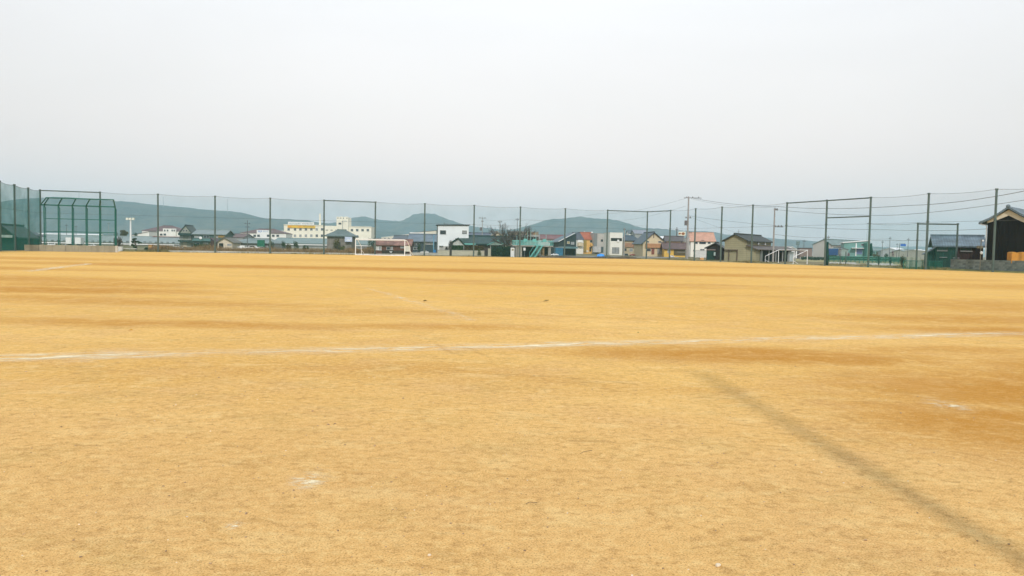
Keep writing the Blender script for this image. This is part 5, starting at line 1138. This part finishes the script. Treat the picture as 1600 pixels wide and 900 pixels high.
q = MB(); q.tube([(0, 0, 0), (0, 0, 3.6)], .09, 6); o = q.build('blue_downpipe', M('pale_blue_pipe', (.16, .36, .48), .5)); o.location = Frame(677.5, 145, 0).o; tag(o, 'pale blue standpipe beside the blue barrel', 'pipe')

# ------------------------------------------------------------------ plants
def crown(q, c, rx, ry, rz, n, s, clumps=9, seed=0):
    rg = random.Random(seed); cs = []
    for k in range(clumps):
        th = rg.uniform(0, 6.28); ph = rg.uniform(-.8, 1.3); rr = rg.uniform(.35, .75)
        cs.append((c[0] + rx * rr * math.cos(th) * math.cos(ph), c[1] + ry * rr * math.sin(th) * math.cos(ph), c[2] + rz * rr * math.sin(ph), rg.uniform(.32, .55)))
    for i in range(n):
        k = cs[i % clumps]; d = Vector((rg.gauss(0, 1), rg.gauss(0, 1), rg.gauss(0, 1))).normalized() * (rg.random() ** .4)
        p = Vector((k[0] + d.x * rx * k[3], k[1] + d.y * ry * k[3], k[2] + d.z * rz * k[3]))
        a = Vector((rg.uniform(-1, 1), rg.uniform(-1, 1), rg.uniform(-1, 1))).normalized() * s * rg.uniform(.6, 1.3); b_ = a.orthogonal().normalized() * s * rg.uniform(.4, .9)
        q.add([p - a, p + b_, p + a, p - b_], [(0, 1, 2, 3)])
LG = leaf_mat('dark_green_foliage', (.018, .045, .018), (.045, .08, .025)); LB = leaf_mat('brown_green_foliage', (.07, .055, .02), (.11, .10, .035)); LO = leaf_mat('olive_foliage', (.06, .075, .02), (.12, .13, .04)); LD = leaf_mat('hedge_foliage', (.008, .028, .018), (.02, .05, .025)); LM = leaf_mat('mauve_foliage', (.14, .05, .07), (.20, .08, .10))
BARK = M('bark', (.10, .08, .065), .9, .3, 3)
def tree(name, label, px, Y, pytop, pybot, wpx, m, cat='tree', seed=1, n=900, trunk=True, oval=1):
    g = Frame(px, Y, 0); zt = g.Z(px, pytop); zb = max(.0, g.Z(px, pybot)); w = g.U(px + wpx / 2); rt = root(name, label, cat, g.o)
    q = MB(); crown(q, (0, 0, (zt + zb) / 2), w, w * .9, (zt - zb) / 2 * 1.05, n, max(.06, w * .10), 11, seed); q.build('crown', m, rt)
    q = MB(); q.tube([(0, 0, -.1), (w * .05, 0, zb + (zt - zb) * .3), (0, 0, zb + (zt - zb) * .7)], [w * .10 + .03, w * .07 + .02, .02], 6)
    if trunk:
        for k in range(3): q.tube([(0, 0, zb + (zt - zb) * .25), (w * .5 * math.cos(k * 2.1 + seed), w * .4 * math.sin(k * 2.1 + seed), zb + (zt - zb) * .6)], [.05, .015], 4)
    q.build('trunk', BARK, rt); return rt
tree('round_tree', 'round brown-green tree behind the floodlight tower', 194, 275, 359.5, 370, 16, LB, seed=3)
tree('dark_tree', 'small dark tree on the horizon left of the round brown tree', 181, 290, 362, 371, 7, LG, seed=4, n=500); tree('dark_tree', 'small dark shrub-like tree right of the floodlight tower', 212, 285, 363.5, 370, 7, LG, seed=5, n=500)
# black pine
g = Frame(211, 121, 0); rt = root('pine_tree', 'dark cloud-pruned pine left of the third net post', 'tree', g.o)
for i, (px, py, wx, hz) in enumerate(((211, 374.5, 4.2, 2.4), (207.5, 377.5, 3.6, 2), (214, 377.8, 3.2, 2), (219, 379.5, 3.2, 1.6), (208, 383, 3.2, 1.9), (212.5, 386.5, 2.6, 1.8))):
    q = MB(); crown(q, (g.U(px), .3 * math.sin(i), g.Z(px, py)), g.U(211 + wx), .5, g.Z(211, py) - g.Z(211, py + hz), 420, .07, 6, i); q.build('needle_pad', LG, rt)
q = MB(); q.tube([(g.U(212), 0, -.05), (g.U(213), 0, .7), (g.U(210), 0, 1.3), (g.U(211), 0, g.Z(211, 375))], [.16, .12, .09, .04], 7); q.build('trunk', BARK, rt)
def bush(label, px, Y, pytop, wpx, m, seed=1, n=700, name='shrub', cat='shrub', hy_=None):
    g = Frame(px, Y, 0); zt = g.Z(px, pytop); w = abs(g.U(px + wpx / 2)); rt = root(name, label, cat, g.o)
    q = MB(); crown(q, (0, 0, zt * .48), w, w * .7, zt * .56, n, max(.05, w * .1), 12, seed); q.build('foliage', m, rt)
    q = MB()
    for k in range(4): q.tube([(0, 0, -.05), (w * .4 * math.cos(k * 1.6), w * .3 * math.sin(k * 1.6), zt * .6)], [.04, .01], 4)
    q.build('stem', BARK, rt)
for a in (('small dark shrub left of the orange box', 229, 123, 386.5, 8, LG, 2), ('dark shrub right of the orange box', 239.5, 123, 385.8, 9, LG, 3), ('dark shrub right of the white cars', 424, 175, 377, 11, LG, 5), ('dark leafy shrub below the factory banner', 442.5, 165, 376.5, 9, LG, 6),
          ('brown-green shrub between two darker ones', 451, 160, 379.5, 12, LB, 7), ('tall dark shrub below the factory chimney', 462, 158, 375.5, 10, LG, 8), ('low shrub left of the pavilion', 477, 158, 382, 11, LG, 9), ('shaggy shrub climbing the pavilion wall', 527, 147, 371, 15, LB, 10),
          ('olive bush at the pavilion foot', 536, 146, 384, 10, LO, 11), ('dark clipped shrub left of the rusty hut', 583, 150, 369, 11, LD, 12), ('second dark shrub behind the rusty hut', 577, 156, 371, 9, LG, 27), ('green bush between rusty hut and cube house', 655, 168, 380, 8, LG, 13),
          ('round dark-red shrub before the cube house porch', 698, 140.5, 384, 8, leaf_mat('dark_red_foliage', (.05, .03, .025), (.08, .05, .03)), 14), ('olive shrub spilling over the cream wall', 748.5, 138.4, 388, 9, LO, 15), ('green bush between canopy and hedge', 794, 150, 379, 12, LO, 16),
          ('dark evergreen behind the bare tree', 796, 160, 368, 7, LD, 17), ('brown-green shrub by the pale screen', 1411, 90, 398.5, 14, LB, 18), ('clipped blue-green shrub, left of a pair, beyond the right net', 1373.5, 108, 399, 7, leaf_mat('blue_green_foliage', (.02, .09, .07), (.05, .15, .11)), 19),
          ('clipped blue-green shrub, right of a pair, beyond the right net', 1391.5, 108, 399, 6, MATS.get('x') or bpy.data.materials['blue_green_foliage'], 20), ('mauve-leaved bush before the teal workshop', 1325.5, 200, 394, 8, LM, 21), ('reddish bush left of the workshop', 1312, 198, 384.5, 7, LM, 22),
          ('russet bush on the far right road', 1368, 240, 394.5, 14, LB, 23), ('russet tree by the small white car', 1395, 245, 391.5, 6, LM, 24), ('dark shrubs left of the wire fence', 1385, 240, 395.5, 10, LG, 25), ('bare brown thicket right of the backstop wall', 187, 118, 372, 10, leaf_mat('twiggy', (.10, .08, .06), (.16, .12, .09)), 26)):
    bush(a[0], *a[1:], n=380 if 'thicket' in a[0] else 700)
def hedge(label, px0, px1, Y, deg, y0, y1, m, seed, depth=.7, n=2600):
    g = Frame(px0, Y, deg); u1 = g.U(px1); rg = random.Random(seed); q = MB(); z0, z1 = max(.05, g.Z(px0, y1)), g.Z((px0 + px1) / 2, y0)
    q.box(.08, u1 - .08, .12, depth - .12, z0, z1 - .12)
    for i in range(n):
        p = Vector((rg.uniform(0, u1), rg.choice((rg.uniform(-.02, .12), rg.uniform(0, depth))), rg.uniform(z0, z1) + .12 * math.sin(i * .37 + seed)))
        a = Vector((rg.uniform(-1, 1), rg.uniform(-1, 1), rg.uniform(-1, 1))).normalized() * .13; b_ = a.orthogonal().normalized() * .09
        q.add([p - a, p + b_, p + a, p - b_], [(0, 1, 2, 3)])
    o = q.build('hedge', m); o.location = g.o; o.rotation_euler = (0, 0, R(deg)); tag(o, label, 'hedge')
hedge('tall dark green hedge between the canopy and the white cabinet', 768, 798, 138.5, 4, 386, 402, LD, 1)
hedge('brown-green hedge growing over the left part of the cream wall', 706, 724, 140.5, 4, 384.5, 391.5, LG, 2)
hedge('reddish-brown hedge above the middle of the cream wall', 726, 756, 140.5, 4, 385, 391.5, leaf_mat('russet_foliage', (.06, .035, .02), (.10, .07, .03)), 3)
hedge('dark shrubs along the foot of the long house', 303, 336, 205, 4, 382, 388, LG, 4, n=1400)
hedge('grey-green hedge row behind the parked cars on the right', 1252, 1290, 170, -10, 402, 405, leaf_mat('teal_hedge', (.03, .075, .05), (.06, .12, .085)), 5, n=900)
hedge('teal hedge row before the teal workshop', 1292, 1356, 168, -10, 401.5, 405.5, bpy.data.materials['teal_hedge'], 6, n=1400)
hedge('teal hedge row right of the tall post', 1358, 1412, 160, -10, 403, 407.5, bpy.data.materials['teal_hedge'], 7, n=1200)
# leafless tree
def bare_tree(label, px, Y, pytop, wpx, seed):
    g = Frame(px, Y, 0); zt = g.Z(px, pytop); w = g.U(px + wpx / 2); rt = root('bare_tree', label, 'tree', g.o); rg = random.Random(seed); tq, q = MB(), MB()
    def grow(p, d, L, r, lv):
        pts_ = [p]; dd = d.copy()
        for k in range(3):
            dd = (dd + Vector((rg.gauss(0, .16), rg.gauss(0, .16), rg.gauss(.07, .10)))).normalized(); pts_.append(pts_[-1] + dd * L / 3)
        (tq if lv < 2 else q).tube(pts_, [r, r * .88, r * .78, r * .68], 6 if lv < 2 else 3, False)
        if lv >= 5: return
        for k in range(4 if lv < 4 else 3):
            b0 = pts_[rg.choice((1, 2, 3, 3))]; nd = (dd + Vector((rg.gauss(0, .62), rg.gauss(0, .5), rg.gauss(.1, .33)))).normalized(); nd.z = max(nd.z, -.12)
            grow(b0, nd, L * rg.uniform(.55, .8), max(.011, r * .55), lv + 1)
    tq.tube([(0, 0, -.1), (.05, 0, zt * .12), (0, 0, zt * .26)], [.34, .26, .24], 8, False)
    for k in range(6): a_ = k * 1.05 + .3; grow(Vector((0, 0, zt * .25)), Vector((math.cos(a_) * 1.15, math.sin(a_), rg.uniform(.35, .8))).normalized(), zt * .34, .15, 1)
    z = max(p[2] for p in q.v); x = max(abs(p[0]) for p in q.v); k1, k2 = zt * 1.06 / z, w * 1.35 / x
    for b_ in (tq, q): b_.v = [(p[0] * k2, p[1] * k2, p[2] * k1) for p in b_.v]
    tq.build('trunk', BARK, rt); q.build('branches', M('twig_grey', (.085, .07, .065), .9, .2, 3, dirt=0, bump=0), rt)
bare_tree('spreading leafless cherry tree behind the turquoise platform', 801, 148, 347, 62, 5)
bare_tree('small leafless tree at the right end of the backstop wall', 184, 112, 368, 12, 9)
bare_tree('thin leafless tree in front of the cube house porch', 703, 139.5, 375, 7, 12)

# dry weeds and grass
def weeds(name, quads, n, h, m, w=.035):
    q = MB(); rg = random.Random(len(name) + n)
    for i in range(n):
        a, b_, c_, d_ = rg.choice(quads) if False else quads[i % len(quads)]
        s_, t_ = rg.random(), rg.random(); p = a.lerp(b_, s_).lerp(d_.lerp(c_, s_), t_); k = .45 + 1.1 * max(0, noise.noise(p * .25) + .35)
        L = h * k * rg.uniform(.5, 1.3); e = p + Vector((rg.uniform(-.3, .3) * L, rg.uniform(-.3, .3) * L, L)); an = rg.uniform(0, 3.14); s2 = Vector((math.cos(an), math.sin(an), 0)) * w
        q.add([p - s2 - Vector((0, 0, .05)), p + s2 - Vector((0, 0, .05)), e], [(0, 1, 2)])
    tag(q.build(name, m), kind='stuff')
def zone(pa, pb, o0, o1): return (along(pa, o0), along(pb, o0), along(pb, o1), along(pa, o1))
DRY = leaf_mat('dry_grass', (.20, .12, .06), (.36, .25, .13)); DRYG = leaf_mat('yellowing_grass', (.16, .15, .05), (.34, .29, .14))
weeds('dry_weeds', [zone(228, 300, 1.5, 12), zone(300, 400, 1.4, 14), zone(400, 510, 1.4, 14), zone(550, 588, 1.4, 9), zone(510, 556, 1.4, 7)], 26000, .75, DRY, .05)
weeds('field_edge_grass', [zone(186, 264, .5, 2.5), zone(846, 1005, .9, 3.2), zone(64, 190, 1.5, 10)], 7000, .3, DRYG)
weeds('edge_tufts', [zone(186, 420, .1, .9), zone(420, 640, -.05, .5), zone(640, 1005, .1, 1.1)], 3800, .2, DRYG)
rz = [tuple(Vector((*xy_right(p), 0)) + Vector((o_, o_ * .4, 0)) for p, o_ in ((a, .5), (b_, .5), (b_, w_), (a, w_))) for a, b_, w_ in ((1014, 1100, 4), (1250, 1400, 9), (1395, 1475, 3), (1130, 1200, 2))]
weeds('verge_grass', rz, 13000, .26, DRYG)
q = MB(); g0 = [at(p, hy(p) + 10, y) for p, y in ((1225, 150), (1420, 120), (1420, 170), (1225, 215))]; q.add([(p.x, p.y, -.02) for p in g0], [(0, 1, 2, 3)])
tag(q.build('dry_grass_field', M('dry_field', (.30, .27, .13), .95, .3, .3)), kind='structure')
q = MB(); g0 = [at(p, hy(p) + 10, y) for p, y in ((640, 138), (1060, 172), (1060, 196), (640, 160))]; q.add([(p.x, p.y, -.03) for p in g0], [(0, 1, 2, 3)])
tag(q.build('road', M('old_asphalt', (.20, .20, .19), .9, .2, .5)), kind='structure')
# scattered far houses that fill the plain under the hills
rg = random.Random(31); LBS = set()
for i, (px, w_) in enumerate(((20, 12), (52, 8), (160, 10), (176, 7), (286, 9), (330, 8), (412, 8), (585, 8), (606, 7), (618, 9), (700, 9), (742, 8), (812, 8), (835, 9), (858, 7), (948, 6), (1002, 9), (1050, 8), (1094, 7), (1180, 9), (1216, 8), (1236, 7), (1262, 8), (1310, 9), (1366, 7), (1383, 8), (1425, 8), (1440, 7))):
    Y = rg.uniform(520, 760); top = hy(px) - rg.uniform(4, 7.5)
    cols_ = rg.choice((('pale', CREAM2), ('white', WHITE), ('grey', GREYW))); rf = rg.choice((('slate', MATS['slate']), ('brown', TILEB), ('blue-grey', ROOFGB), ('dark', TILED)))
    nb = min(((abs(px - x), n_) for x, n_ in ((63, 'left net corner'), (157, 'second net post'), (247, 'third net post'), (336, 'fourth net post'), (422, 'fifth net post'), (586, 'post above the left goal'), (663, 'net post left of the cube house'), (740, 'net post right of the cube house'),
         (812, 'net post by the platform'), (882, 'net post before the workshop'), (948, 'net post left of the modern house'), (1010, 'corner net post'), (1046, 'first post past the corner'), (1085, 'post beside the tallest pole'), (1174, 'post before the olive barn'), (1227, 'post behind the small goal'), (1289, 'post with the rolled net'), (1357, 'post at the end of the gate bar'), (1447, 'post before the lean-to'))))[1]
    nx = min(((abs(px - x), x) for x in (63, 157, 247, 336, 422, 586, 663, 740, 812, 882, 948, 1010, 1046, 1085, 1174, 1227, 1289, 1357, 1447)))[1]
    while True:
        lb = '%s house with %s roof %s of %s' % (cols_[0], rf[0], 'left' if px < nx else 'right', nb)
        if lb not in LBS: break
        rf = rg.choice((('slate', MATS['slate']), ('brown', TILEB), ('blue-grey', ROOFGB), ('dark', TILED)))
    LBS.add(lb)
    bldg('distant_house', lb, px, px + w_, Y, rg.uniform(-15, 15), 9, top + 2.2, top, cols_[1], rf[1], 'side', ov=.3, group='distant houses below the hills', wins=[(px + 1, px + 2.6, top + 3, top + 4.6, GLASS, BRONZE), (px + w_ - 3, px + w_ - 1.4, top + 3, top + 4.6, GLASS, BRONZE)])

# ------------------------------------------------------------------ haze
hm = bpy.data.materials.new('haze_air'); hm.use_nodes = True; hm.node_tree.nodes.clear(); t = NT(hm.node_tree)
pv = t.n('ShaderNodeVolumePrincipled'); pv.inputs['Color'].default_value = (.64, .90, 1.0, 1); pv.inputs['Density'].default_value = 2.8e-4; pv.inputs['Anisotropy'].default_value = .1
oo = t.n('ShaderNodeOutputMaterial'); t.put(oo.inputs['Volume'], pv.outputs[0])
hb = MB(); hb.box(-5500, 5500, -5500, 5500, -1.5, 232); tag(hb.build('haze', hm), kind='stuff')
